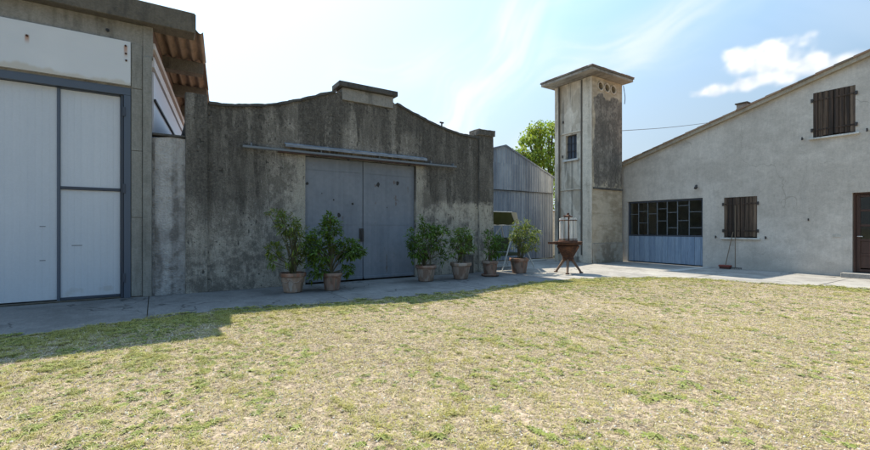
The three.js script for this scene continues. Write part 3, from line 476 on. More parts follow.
// ------------------------------------------------------------------ tower
{
  const T = thing('plastered_tower', 'slim square plastered tower with flat overhanging roof and three round vents', 'tower', 14.83, -11.1), x0 = 13.88, x1 = 15.78, v0 = 10.2, v1 = 12.0, h = 7.15;
  const circle = (cx, cy, r) => Array.from({ length: 20 }, (_, i) => [cx + r * Math.cos(i / 20 * 6.283), cy + r * Math.sin(i / 20 * 6.283)]);
  const vents = [[14.36, 6.83], [14.76, 6.83], [15.17, 6.83]];
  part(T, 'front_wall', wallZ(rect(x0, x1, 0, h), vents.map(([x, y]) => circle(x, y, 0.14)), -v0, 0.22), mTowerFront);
  part(T, 'side_wall', wallX([[-v1, 0], [-v0 - 0.222, 0], [-v0 - 0.222, h], [-v1, h]], [rect(-11.46, -10.92, 4.1, 5.07)], x0, 0.22), mTowerSide);
  part(T, 'back_wall', box(x0 + 0.222, x1, 0, h, -v1, -v1 + 0.2, 0), mTowerBand); part(T, 'side_wall', box(x1 - 0.2, x1, 0, h, -v1 + 0.202, -v0 - 0.222, 0), mTowerBand);
  for (const [x, y] of vents) { const g = new THREE.TorusGeometry(0.165, 0.03, 6, 24); g.translate(x, y, -v0 + 0.012); const r = part(T, 'round_vent', g, mTowerBand);
    part(r, 'vent_bar', box(x - 0.012, x + 0.012, y - 0.125, y + 0.125, -v0 - 0.10, -v0 - 0.08, 0), mIron); part(r, 'vent_bar', box(x - 0.125, x + 0.125, y - 0.012, y + 0.012, -v0 - 0.12, -v0 - 0.102, 0), mIron);
    const b = new THREE.CylinderGeometry(0.14, 0.14, 0.02, 18); b.rotateX(Math.PI / 2); b.translate(x, y, -v0 - 0.235); part(r, 'vent_screen', b, mBlack); }
  part(T, 'ledge', box(x0 + 0.02, x1 - 0.02, 2.84, 2.91, -v0 + 0.001, -v0 + 0.06, 0.01), mLedge);
  part(T, 'plinth', box(x0 - 0.02, x1 - 0.005, 0, 0.76, -v0 + 0.001, -v0 + 0.045, 0.012), mTowerFront);
  part(T, 'corner_band', box(x0 - 0.045, x0 - 0.001, 0, h - 0.01, -10.62, -v0 - 0.005, 0.008), mTowerBand);
  part(T, 'corner_band', box(x0 - 0.04, x0 - 0.001, 0, h - 0.01, -11.99, -11.80, 0.008), mTowerBand);
  part(T, 'string_course', box(x0 - 0.03, x0 - 0.001, 5.13, 5.19, -11.79, -10.63, 0.006), mTowerBand);
  part(T, 'string_course', box(x0 - 0.03, x0 - 0.001, 2.86, 2.91, -11.79, -10.63, 0.006), mTowerBand);
  // window with a lead grille and sill
  const wi = part(T, 'window', box(x0 + 0.12, x0 + 0.16, 4.12, 5.05, -11.45, -10.93, 0), mFrameDark);
  part(wi, 'sill', box(x0 - 0.07, x0 + 0.10, 4.02, 4.095, -11.55, -10.80, 0.008), mSill);
  for (const z of [-11.28, -11.1]) part(wi, 'bar', box(x0 + 0.095, x0 + 0.118, 4.12, 5.05, z - 0.01, z + 0.01, 0), mIron);
  for (const y of [4.43, 4.74]) part(wi, 'bar', box(x0 + 0.07, x0 + 0.093, y - 0.01, y + 0.01, -11.45, -10.93, 0), mIron);
  // downpipes
  part(T, 'downpipe', tube([[x0 - 0.05, 0.3, -10.66], [x0 - 0.05, 3.2, -10.665], [x0 - 0.05, 7.1, -10.655]], 0.028, 20), mLedge);
  part(T, 'downpipe', tube([[x0 - 0.06, 0.3, -11.75], [x0 - 0.065, 3.4, -11.74], [x0 - 0.06, 7.1, -11.76]], 0.04, 20), mLedge);
  for (const [y, z] of [[4.2, -11.63], [5.6, -11.6]]) part(T, 'wall_anchor', box(x0 - 0.03, x0 - 0.001, y, y + 0.1, z, z + 0.05), mIron);
  const rg = part(T, 'roof_slab', box(13.3, 15.92, 7.16, 7.265, -12.25, -9.8, 0.02), mRoofEdge);
  part(rg, 'roof_skin', box(13.27, 15.95, 7.267, 7.305, -12.28, -9.77, 0.012), mPillar);
  const rr = rng(3); for (let k = 0; k < 9; k++) part(rg, 'roof_tile', box(13.28 + k * 0.296, 13.28 + k * 0.296 + 0.285, 7.307, 7.33 + 0.012 * rr(), -9.95, -9.76 + 0.02 * rr(), 0.008), mTile[(k * 7) % 4]);
  for (let k = 0; k < 8; k++) part(rg, 'roof_tile', box(13.255 + 0.02 * rr(), 13.45, 7.307, 7.33 + 0.012 * rr(), -9.97 - k * 0.288 - 0.278, -9.97 - k * 0.288, 0.008), mTile[(k * 5 + 1) % 4]);
  part(T, 'wire_hook', tube([[15.81, 7.1, -10.16], [15.86, 6.6, -10.12], [15.82, 6.35, -10.12]], 0.014), mIron);
}

// ------------------------------------------------------------------ farmhouse
{
  const Fh = thing('farmhouse', 'pale grey farmhouse with sloping roof, two dark brown shuttered windows and blue garage door', 'house', 16, -6), X = 16;
  const roofY = (v) => v > 1.6 ? 3.85 - 0.289 * (v - 10.34) : 3.85 - 0.289 * (1.6 - 10.34) - 0.289 * (1.6 - v);
  part(Fh, 'wall', wallX([[-11.8, 0], [-10.1, 0], [-10.1, 2.41], [-7.27, 2.41], [-7.27, 0], [-3.45, 0], [-3.45, 2.32], [-2.5, 2.32], [-2.5, 0], [8, 0], [8, roofY(-8)], [-1.6, roofY(1.6)], [-11.8, roofY(11.8)]], [rect(-6.6, -5.66, 1.03, 2.37), rect(-4.28, -3.39, 3.97, 5.27)], X, 0.35), mHouse);
  part(Fh, 'wall', box(25.7, 26, 0, 3.4, -11.8, 8, 0), mHouse); part(Fh, 'wall', box(X + 0.352, 25.69, 0, 3.4, -11.8, -11.5, 0), mHouse); part(Fh, 'wall', box(X + 0.352, 25.69, 0, 3.4, 7.7, 8, 0), mHouse);
  part(Fh, 'partition', box(19.5, 19.6, 0, 3.3, -11.49, 7.69, 0), mHouse); part(Fh, 'floor', box(X + 0.352, 25.69, -0.02, 0.02, -11.49, 7.69, 0), mSlabs[2]);
  // roof: soffit board, covering, verge tiles
  part(Fh, 'roof', wallX([[-12.3, roofY(12.3) + 0.004], [-1.6, roofY(1.6) + 0.004], [8.4, roofY(-8.4) + 0.004], [8.4, roofY(-8.4) + 0.12], [-1.6, roofY(1.6) + 0.12], [-12.3, roofY(12.3) + 0.12]], [], X - 0.11, 10.3), cement([0.36, 0.31, 0.235], [0.22, 0.185, 0.14], 123, { bump: 0.006 }));
  { const r = rng(8); for (let k = 0, v = 12.2; v > 1.75; k++, v -= 0.40) { const l = 0.012 * r(), a = v, b = v - 0.392; part(Fh, 'verge_tile', wallX([[-a, roofY(a) + 0.123], [-b, roofY(b) + 0.123], [-b, roofY(b) + 0.16 + l * 0.6], [-a, roofY(a) + 0.172 + l]], [], X - 0.15 + 0.015 * r(), 0.16), mTile[Math.floor(r() * 4)]); } }
  part(Fh, 'roof_covering', wallX([[-12.3, roofY(12.3) + 0.122], [-1.6, roofY(1.6) + 0.122], [8.4, roofY(-8.4) + 0.122], [8.4, roofY(-8.4) + 0.145], [-1.6, roofY(1.6) + 0.145], [-12.3, roofY(12.3) + 0.145]], [], X + 0.02, 10.1), mTile[1]);
  const ch = part(Fh, 'chimney_vent', box(16.1, 16.6, 4.9, 5.43, -6.28, -5.98, 0.01), mCap); part(ch, 'vent_lid', box(16.05, 16.65, 5.432, 5.475, -6.31, -5.95, 0.008), mCoping);
  // shutters of upright planks
  const shutters = (z0, z1, y0, y1, seed, label) => {
    const r = rng(seed), n = 8, mid = (z0 + z1) / 2;
    for (const [a, b] of [[z0, mid - 0.004], [mid + 0.004, z1]]) {
      const sh = part(Fh, 'shutter', box(X + 0.035, X + 0.055, y0 + 0.03, y1 - 0.01, a + 0.01, b - 0.01, 0.003), mShutter[1]); if (label) sh.userData.label = label;
      const w = (b - a) / 4; for (let k = 0; k < 4; k++) { const o = 0.008 * r(), g = box(X - 0.012 + o, X + 0.032, y0 + 0.02 + 0.05 * r() * r(), y1 - 0.006 * r(), a + k * w + 0.004 + 0.004 * r(), a + (k + 1) * w - 0.004 - 0.004 * r(), 0.006); part(sh, 'plank', g, mShutter[Math.floor(r() * 3)]); }
      for (const t of [0.17, 0.83]) { const y = mix(y0, y1, t); part(sh, 'strap', box(X - 0.02, X - 0.0135, y - 0.022, y + 0.022, a + 0.02, b - 0.02, 0.002), mShutter[1]); const e = a === z0 ? a - 0.05 : b + 0.0; part(sh, 'hinge', box(X - 0.035, X - 0.002, y - 0.05, y + 0.05, e, e + 0.05, 0.004), mIron); }
    }
    const si = part(Fh, 'window_sill', box(X - 0.07, X + 0.2, y0 - 0.052, y0 - 0.003, z0 - 0.09, z1 + 0.09, 0.008), mSill);
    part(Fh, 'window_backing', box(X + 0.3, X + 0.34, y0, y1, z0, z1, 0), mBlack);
    for (const z of [z0 - 0.24, z1 + 0.24]) part(Fh, 'shutter_catch', flat([box(X - 0.05, X - 0.001, y0 + 0.0, y0 + 0.035, z - 0.012, z + 0.012, 0.003), box(X - 0.07, X - 0.05, y0 - 0.03, y0 + 0.06, z - 0.018, z + 0.018, 0.004)]), mIron);
  };
  shutters(-6.6, -5.66, 1.03, 2.37, 21); shutters(-4.28, -3.39, 3.97, 5.27, 34);
  // garage door: blue boards below, staggered panes above
  const G = part(Fh, 'garage_door', box(X + 0.10, X + 0.13, 0.02, 1.02, -10.08, -7.29, 0.003), mBlueBoard[1]);
  { const r = rng(77); let z = -10.085; while (z < -7.3) { const w = Math.min(0.20 + 0.07 * r(), -7.285 - z), o = 0.006 * r(); if (w > 0.05) part(G, 'board', box(X + 0.058 + o, X + 0.097, 0.025 + 0.012 * r(), 1.03, z + 0.003, z + w - 0.003, 0.004), mBlueBoard[Math.floor(r() * 3)]); z += w; } }
  const gf = part(Fh, 'glazing_frame', box(X + 0.06, X + 0.14, 1.032, 1.085, -10.09, -7.28, 0.003), mFrameDark);
  part(gf, 'frame_bar', box(X + 0.06, X + 0.14, 2.34, 2.405, -10.09, -7.28, 0.003), mFrameDark); part(gf, 'frame_bar', box(X + 0.06, X + 0.14, 1.087, 2.338, -10.09, -10.03, 0.003), mFrameDark); part(gf, 'frame_bar', box(X + 0.06, X + 0.14, 1.087, 2.338, -7.33, -7.28, 0.003), mFrameDark);
  const zs = [-10.03, -9.68, -9.30, -8.93, -8.55, -8.17, -7.76, -7.33];
  for (let k = 0; k < 7; k++) {
    const a = zs[k], b = zs[k + 1]; if (k) part(gf, 'glazing_bar', box(X + 0.075, X + 0.12, 1.087, 2.338, a - 0.011, a + 0.011, 0.002), mBar);
    const hs = [[1.9], [1.55, 2.0], [1.9], [1.62, 2.08], [1.36, 1.93], [1.62, 2.17], [1.36, 1.93]][k], ys = [1.087, ...hs, 2.338];
    for (let q = 0; q < ys.length - 1; q++) { if (q) part(gf, 'glazing_bar', box(X + 0.078, X + 0.118, ys[q] - 0.01, ys[q] + 0.01, a + 0.012, b - 0.012, 0.002), mBar);
      const g = new THREE.PlaneGeometry(b - a - 0.02, ys[q + 1] - ys[q] - 0.016); g.rotateY(-Math.PI / 2 + 0.012 * (rng(k * 9 + q)() - 0.5)); g.translate(X + 0.1, (ys[q] + ys[q + 1]) / 2, (a + b) / 2); part(gf, 'pane', g, mGlass); }
  }
  // house door with three panes over two wooden panels
  const D = part(Fh, 'door', box(X + 0.13, X + 0.17, 0.15, 0.22, -3.40, -2.55, 0.004), mDoorWood);
  part(Fh, 'door_frame', flat([box(X + 0.08, X + 0.2, 0.13, 2.31, -3.448, -3.402, 0.004), box(X + 0.08, X + 0.2, 0.13, 2.31, -2.548, -2.502, 0.004), box(X + 0.08, X + 0.2, 2.27, 2.318, -3.40, -2.55, 0.004)]), mDoorWood);
  for (const z of [-3.40, -3.02, -2.64]) part(D, 'stile', box(X + 0.13, X + 0.17, 0.222, 2.265, z, z + 0.085, 0.004), mDoorWood);
  const dy = [0.222, 0.62, 1.02, 1.42, 1.83, 2.225];
  for (let c = 0; c < 2; c++) { const a = c ? -2.933 : -3.313, b = c ? -2.642 : -3.022; for (let k = 0; k < 5; k++) { part(D, 'rail', box(X + 0.132, X + 0.168, dy[k + 1] - 0.03, dy[k + 1] + 0.03, a, b, 0.004), mDoorWood); const y0 = dy[k] + 0.032, y1 = dy[k + 1] - 0.032; if (k < 2) part(D, 'wood_panel', box(X + 0.143, X + 0.16, y0, y1, a + 0.002, b - 0.002, 0.008), mDoorWood); else { const g = new THREE.PlaneGeometry(b - a, y1 - y0); g.rotateY(-Math.PI / 2); g.translate(X + 0.15, (y0 + y1) / 2, (a + b) / 2); part(D, 'pane', g, mGlass); } } }
  part(D, 'handle', tube([[X + 0.13, 1.12, -3.36], [X + 0.08, 1.12, -3.36], [X + 0.08, 1.12, -3.26]], 0.011), mPaleSteel);
  part(Fh, 'door_step', box(X - 0.32, X + 0.2, 0.002, 0.125, -3.62, -2.3, 0.012), mSlabs[1]);
  part(Fh, 'meter_plate', box(X - 0.012, X - 0.001, 1.09, 1.17, -3.86, -3.68, 0.003), mSill);
  part(Fh, 'wall_hook', box(X - 0.03, X - 0.001, 1.56, 1.63, -4.40, -4.375, 0.003), mIron);
  const wl = part(Fh, 'wall_lamp', rod([X - 0.001, 2.78, -7.44], [X - 0.09, 2.82, -7.44], 0.014), mIron); part(wl, 'lamp_head', rod([X - 0.07, 2.86, -7.44], [X - 0.15, 2.74, -7.44], 0.03, 0.052, 10), mIron);
}

// ------------------------------------------------------------------ overhead cable
{ const c = part(scene, 'overhead_cable', tube([[15.78, 5.30, -10.3], [20, 6.05, -10.65], [25, 7.05, -11.1], [31, 8.35, -11.6]], 0.013, 30, 5), mBar); c.userData = { label: 'thin dark cable running from the tower over the farmhouse roof', category: 'cable' }; }

// ------------------------------------------------------------------ leaves
// builder for many bent leaves as one mesh with vertex tints
class Leaves {
  constructor(seed) { this.p = []; this.c = []; this.i = []; this.r = rng(seed); }
  leaf(pos, dir, L, w, tint, droop = 0.25) {
    const r = this.r, d = dir.clone().normalize(), up = Math.abs(d.y) > 0.9 ? new THREE.Vector3(1, 0, 0) : new THREE.Vector3(0, 1, 0), s = d.clone().cross(up).normalize(), n = s.clone().cross(d).normalize();
    const roll = (r() - 0.5) * 1.6, sd = s.clone().multiplyScalar(Math.cos(roll)).addScaledVector(n, Math.sin(roll)), b = this.p.length / 3;
    const pt = (t, k, lift) => { const v = pos.clone().addScaledVector(d, L * t).addScaledVector(sd, k * w).addScaledVector(n, lift * w); v.y -= droop * L * t * t; this.p.push(v.x, v.y, v.z); this.c.push(...tint); };
    pt(0, 0, 0); pt(0.4, 0.5, 0.16); pt(0.42, 0, 0); pt(0.4, -0.5, 0.16); pt(0.75, 0.36, 0.1); pt(0.78, 0, -0.02); pt(0.75, -0.36, 0.1); pt(1, 0, -0.05);
    for (const t of [[0, 1, 2], [0, 2, 3], [1, 4, 2], [2, 4, 5], [2, 5, 6], [2, 6, 3], [4, 7, 5], [5, 7, 6]]) this.i.push(b + t[0], b + t[1], b + t[2]);
  }
  geo() { const g = new THREE.BufferGeometry(); g.setAttribute('position', new THREE.Float32BufferAttribute(this.p, 3)); g.setAttribute('color', new THREE.Float32BufferAttribute(this.c, 3)); g.setIndex(this.i); g.computeVertexNormals(); return g; }
}
const leafDark = leafMat(0.10, 0.18, 0.02, 0.3), leafMid = leafMat(0.125, 0.20, 0.028, 0.32), leafTree = leafMat(0.22, 0.33, 0.035, 0.5), leafPale = leafMat(0.15, 0.205, 0.035, 0.32);
const rnd3 = (r) => { for (;;) { const x = r() * 2 - 1, y = r() * 2 - 1, z = r() * 2 - 1, q = x * x + y * y + z * z; if (q < 1 && q > 0.01) return new THREE.Vector3(x, y, z); } };

// ------------------------------------------------------------------ potted plants
function potGeo(R, H, foot = 0.68) { const p = [[0.001, 0], [R * foot, 0], [R * (foot + 0.02), H * 0.05], [R * 0.86, H * 0.72], [R * 0.90, H * 0.80]].map((a) => new THREE.Vector2(...a)); return new THREE.LatheGeometry(p, 26); }
function rimGeo(R, H) { const p = [[R * 0.89, H * 0.80], [R * 0.97, H * 0.81], [R * 1.0, H * 0.84], [R * 1.0, H * 0.965], [R * 0.98, H], [R * 0.90, H], [R * 0.87, H * 0.96], [R * 0.85, H * 0.82]].map((a) => new THREE.Vector2(...a)); return new THREE.LatheGeometry(p, 26); }
const metreUV = (g, s) => { const u = g.attributes.uv; for (let i = 0; i < u.count; i++) u.setXY(i, u.getX(i) * 2, u.getY(i) * s); return g; };
function pottedPlant(label, x, v, R, H, potMat, rimMat, plant, seed, opt = {}) {
  const t = thing('potted_plant', label, 'potted plant', x, -v, 'potted plants along the old fronts'); const r = rng(seed);
  let base = 0.002;
  if (opt.saucer) { part(t, 'saucer', (() => { const g = new THREE.LatheGeometry([[0.001, 0], [R * 1.0, 0], [R * 1.12, 0.05], [R * 1.05, 0.06], [R * 0.9, 0.03], [0.001, 0.03]].map((a) => new THREE.Vector2(...a)), 24); g.translate(x, 0.002, -v); return g; })(), potMat); base = 0.034; }
  const pg = metreUV(potGeo(R, H, opt.foot ?? 0.68), 0.5); pg.translate(x, base, -v); const P = part(t, 'pot', pg, potMat);
  const rg = metreUV(rimGeo(R, H), 0.3); rg.translate(x, base, -v); part(P, 'rim', rg, rimMat);
  if (opt.swag) for (let k = 0; k < 6; k++) { const a0 = k / 6 * 6.283, pts = []; for (let q = 0; q <= 6; q++) { const a = a0 + q / 6 * 1.047, y = H * (0.68 - 0.16 * Math.sin(q / 6 * Math.PI)), rad = R * (0.70 + 0.17 * y / H * 1.15); pts.push([x + rad * Math.cos(a), base + y, -v + rad * Math.sin(a)]); } part(P, 'swag', tube(pts, 0.014, 12, 5), potMat); }
  const sg = new THREE.CircleGeometry(R * 0.87, 20); sg.rotateX(-Math.PI / 2); sg.translate(x, base + H * 0.88, -v); part(t, 'soil', sg, mSoil);
  const lv = new Leaves(seed + 1), y0 = base + H * 0.88, bases = [];
  for (let k = 0; k < plant.stems; k++) bases.push(new THREE.Vector3(x + (r() - 0.5) * R * plant.spread, y0, -v + (r() - 0.5) * R * plant.spread));
  const tint = () => { const k = 0.7 + 0.6 * r(), y = r() < plant.yellow ? 0.9 : 0; return [k * (1 + 1.0 * y), k * (1 + 0.55 * y), k]; };
  const twigs = [];
  for (const [cx, cy, cz, rx, ry, rz, n] of plant.lobes) for (let k = 0; k < n * 2.1; k++) {
    const q = rnd3(r), e = q.length(), c = new THREE.Vector3(x + cx + q.x * rx, cy + q.y * ry, -v + cz + q.z * rz), b = bases[Math.floor(r() * bases.length)];
    if (k % (plant.every * 2) === 0) { const m = b.clone().lerp(c, 0.5); m.x = mix(m.x, b.x, 0.45); m.z = mix(m.z, b.z, 0.45); twigs.push(tube([b.toArray(), m.toArray(), c.toArray()], 0.0045 + 0.004 * r(), 6, 4)); }
    const out = q.clone().add(new THREE.Vector3(0, 0.35, 0)).normalize(), m = plant.cluster + Math.floor(r() * 3);
    for (let j = 0; j < m; j++) { const dir = out.clone().addScaledVector(rnd3(r), 0.95); const p = c.clone().addScaledVector(rnd3(r), plant.gap); lv.leaf(p, dir, plant.L * (0.75 + 0.65 * r()), plant.w * (0.75 + 0.5 * r()), tint(), 0.2 + 0.3 * r()); }
  }
  for (const b of bases) { const topY = plant.trunk; twigs.push(tube([b.toArray(), [b.x + (r() - 0.5) * 0.08, mix(b.y, topY, 0.5), b.z + (r() - 0.5) * 0.08], [b.x + (r() - 0.5) * 0.2, topY, b.z + (r() - 0.5) * 0.2]], plant.tr, 8, 6)); }
  part(t, 'stems', flat(twigs), mTwig); part(t, 'foliage', lv.geo(), plant.mat, 'stuff');
}
// lobes: centre x, y, z offset, radii, number of clusters
pottedPlant('tall open leafy shrub in a garlanded pale clay pot before the wall', 2.43, 9.13, 0.27, 0.41, mPots[0], mRim, { stems: 4, spread: 0.8, trunk: 1.0, tr: 0.012, every: 4, cluster: 5, gap: 0.05, L: 0.10, w: 0.026, yellow: 0.16, mat: leafPale,
  lobes: [[-0.12, 1.45, 0, 0.24, 0.20, 0.22, 26], [-0.34, 1.64, 0, 0.16, 0.06, 0.15, 10], [0.12, 1.12, 0, 0.26, 0.28, 0.24, 34], [-0.40, 0.92, 0, 0.15, 0.12, 0.16, 15], [0.0, 0.75, 0, 0.28, 0.16, 0.24, 14], [0.28, 0.85, 0, 0.14, 0.2, 0.16, 10], [-0.42, 0.66, 0.05, 0.08, 0.07, 0.1, 4]] }, 101, { swag: true });
pottedPlant('dense dark bushy shrub in a clay pot before the steel gate', 3.22, 8.96, 0.225, 0.38, mPots[1], mPots[1], { stems: 3, spread: 0.4, trunk: 1.0, tr: 0.016, every: 6, cluster: 6, gap: 0.06, L: 0.085, w: 0.034, yellow: 0.05, mat: leafDark,
  lobes: [[-0.25, 0.95, 0, 0.34, 0.38, 0.32, 62], [-0.02, 1.34, 0, 0.22, 0.22, 0.22, 34], [-0.08, 1.58, 0, 0.12, 0.1, 0.12, 8], [0.34, 0.88, 0, 0.30, 0.22, 0.28, 52], [0.58, 0.84, 0, 0.16, 0.12, 0.16, 14], [-0.36, 0.48, 0, 0.2, 0.26, 0.2, 26], [0.32, 0.42, 0.05, 0.14, 0.1, 0.12, 12], [-0.45, 0.95, 0, 0.12, 0.25, 0.15, 14]] }, 202);
pottedPlant('broad leafy shrub in a brown clay pot beside the gate jamb', 5.76, 9.17, 0.27, 0.41, mPots[2], mPots[1], { stems: 4, spread: 0.8, trunk: 0.9, tr: 0.011, every: 6, cluster: 5, gap: 0.06, L: 0.085, w: 0.032, yellow: 0.07, mat: leafDark,
  lobes: [[-0.10, 0.92, 0, 0.38, 0.36, 0.32, 60], [-0.28, 0.85, 0, 0.22, 0.34, 0.25, 26], [0.05, 1.30, 0, 0.22, 0.14, 0.2, 20], [0.42, 1.30, 0, 0.26, 0.07, 0.18, 18], [0.40, 0.98, 0, 0.2, 0.2, 0.2, 20], [0.50, 0.6, 0, 0.10, 0.16, 0.12, 10], [-0.45, 1.15, 0, 0.08, 0.18, 0.1, 6], [-0.16, 1.5, 0, 0.05, 0.12, 0.06, 4]] }, 303);
pottedPlant('upright shrub in a flared clay pot between the broad shrub and the urn', 6.76, 9.02, 0.285, 0.44, mPots[2], mPots[0], { stems: 3, spread: 0.5, trunk: 1.0, tr: 0.010, every: 4, cluster: 5, gap: 0.055, L: 0.08, w: 0.028, yellow: 0.1, mat: leafMid,
  lobes: [[0.0, 0.95, 0, 0.3, 0.3, 0.28, 40], [0.12, 1.22, 0, 0.28, 0.14, 0.24, 22], [-0.2, 1.12, 0, 0.18, 0.16, 0.18, 12], [-0.28, 0.72, 0, 0.12, 0.14, 0.14, 8], [0.3, 0.9, 0, 0.14, 0.2, 0.16, 8]] }, 404, { foot: 0.62 });
pottedPlant('small dark plant in a waisted clay urn standing on a saucer', 7.87, 9.13, 0.23, 0.40, mPots[1], mPots[2], { stems: 4, spread: 0.6, trunk: 0.75, tr: 0.009, every: 6, cluster: 4, gap: 0.05, L: 0.09, w: 0.03, yellow: 0.03, mat: leafDark,
  lobes: [[0.0, 0.80, 0, 0.22, 0.28, 0.2, 26], [-0.02, 1.15, 0, 0.16, 0.14, 0.15, 12], [0.3, 0.72, 0, 0.22, 0.2, 0.18, 20], [0.42, 0.95, -0.1, 0.2, 0.2, 0.18, 16]] }, 505, { saucer: true, foot: 0.72 });
pottedPlant('airy shrub in a dark clay pot at the end of the row by the shed', 9.12, 9.26, 0.29, 0.45, mPots[1], mRim, { stems: 4, spread: 0.6, trunk: 1.0, tr: 0.010, every: 4, cluster: 5, gap: 0.06, L: 0.085, w: 0.027, yellow: 0.12, mat: leafPale,
  lobes: [[0.1, 1.0, 0, 0.34, 0.36, 0.3, 54], [-0.12, 1.2, 0, 0.2, 0.24, 0.2, 22], [0.42, 1.22, 0, 0.3, 0.2, 0.26, 24], [0.75, 1.12, 0, 0.14, 0.1, 0.14, 7], [0.15, 1.5, 0, 0.24, 0.12, 0.2, 10], [0.55, 0.8, 0, 0.2, 0.2, 0.2, 12]] }, 606);

// ------------------------------------------------------------------ garden swing half hidden by the pillar
{
  const S = thing('garden_swing', 'garden swing with dark green cloth hood and white tube legs beside the dark pillar', 'swing', 9.9, -10.6);
  const cloth = new THREE.MeshPhysicalMaterial({ color: new THREE.Color().setRGB(0.04, 0.05, 0.012), roughness: 0.95, transmission: 0.04, thickness: 0 }), white = plain(0.5, 0.5, 0.47, 0.6);
  const N = 14, M = 8, pos = [], idx = []; for (let j = 0; j <= M; j++) for (let i = 0; i <= N; i++) { const s = i / N, t = j / M; pos.push(mix(8.95, mix(10.60, 9.76, t), s), mix(1.46, 1.87, t) - 0.04 * Math.sin(Math.PI * t) * (1 - Math.abs(2 * s - 1)) + 0.008 * Math.sin(s * 22), mix(-10.95, -10.28, t)); }
  for (let j = 0; j < M; j++) for (let i = 0; i < N; i++) { const a = j * (N + 1) + i; idx.push(a, a + 1, a + N + 2, a, a + N + 2, a + N + 1); }
  const g = new THREE.BufferGeometry(); g.setAttribute('position', new THREE.Float32BufferAttribute(pos, 3)); g.setIndex(idx); g.computeVertexNormals(); part(S, 'hood', g, cloth);
  const fl = new THREE.BufferGeometry(); fl.setAttribute('position', new THREE.Float32BufferAttribute([9.77, 1.875, -10.28, 10.61, 1.465, -10.95, 10.82, 1.40, -10.95, 10.05, 1.86, -10.32], 3)); fl.setIndex([0, 1, 2, 0, 2, 3]); fl.computeVertexNormals(); part(S, 'side_flap', fl, plain(0.6, 0.59, 0.52, 0.9));
  part(S, 'hood_bar', rod([8.95, 1.445, -10.96], [10.62, 1.445, -10.96], 0.013), white); part(S, 'hood_bar', rod([8.95, 1.87, -10.27], [9.78, 1.87, -10.27], 0.012), white);
  part(S, 'leg', rod([9.13, 0.012, -10.0], [9.97, 1.50, -10.31], 0.021), white); part(S, 'leg', rod([10.75, 0.012, -10.2], [9.97, 1.50, -10.34], 0.021), white);
  part(S, 'leg', rod([9.2, 0.012, -11.5], [9.99, 1.44, -10.98], 0.021), white); part(S, 'leg', rod([10.75, 0.012, -11.5], [10.0, 1.44, -11.0], 0.021), white);
  const dk = plain(0.045, 0.055, 0.03, 0.95); part(S, 'seat', box(9.15, 10.4, 0.42, 0.52, -11.0, -10.5, 0.03), dk); part(S, 'backrest', box(9.15, 10.4, 0.54, 1.02, -11.12, -11.02, 0.03), dk);
  for (const x of [9.2, 10.35]) part(S, 'hanger', rod([x, 0.5, -10.75], [x + 0.02, 1.6, -10.7], 0.01), white);
}
// small framed glass leaning on the wall behind the pots
{
  const w = thing('old_window_frame', 'small pale window frame leaning on the dark wall among the pots', 'window frame', 7.95, -10.0), m = plain(0.42, 0.42, 0.38, 0.7);
  const x0 = 7.62, x1 = 8.0, y0 = 0.62, y1 = 1.16, z = -10.05;
  part(w, 'support', box(x0 + 0.03, x1 - 0.03, 0.0, 0.55, z - 0.04, z + 0.06, 0.01), mLedge);
  part(w, 'frame', flat([box(x0, x1, y0 - 0.03, y0 + 0.02, z - 0.02, z + 0.02), box(x0, x1, y1 - 0.04, y1, z - 0.02, z + 0.02), box(x0, x0 + 0.045, y0 + 0.021, y1 - 0.041, z - 0.02, z + 0.02), box(x1 - 0.045, x1, y0 + 0.021, y1 - 0.041, z - 0.02, z + 0.02)]), m);
  const g = new THREE.PlaneGeometry(x1 - x0 - 0.09, y1 - y0 - 0.06); g.translate((x0 + x1) / 2, (y0 + y1) / 2 - 0.01, z); part(w, 'pane', g, plain(0.03, 0.036, 0.01, 0.12));
}
{ const p = part(scene, 'timber_plank', box(12.55, 13.75, 0.003, 0.045, -12.55, -12.35, 0.006), mSill); p.userData = { label: 'pale plank lying on the ground in front of the shed', category: 'plank' }; }

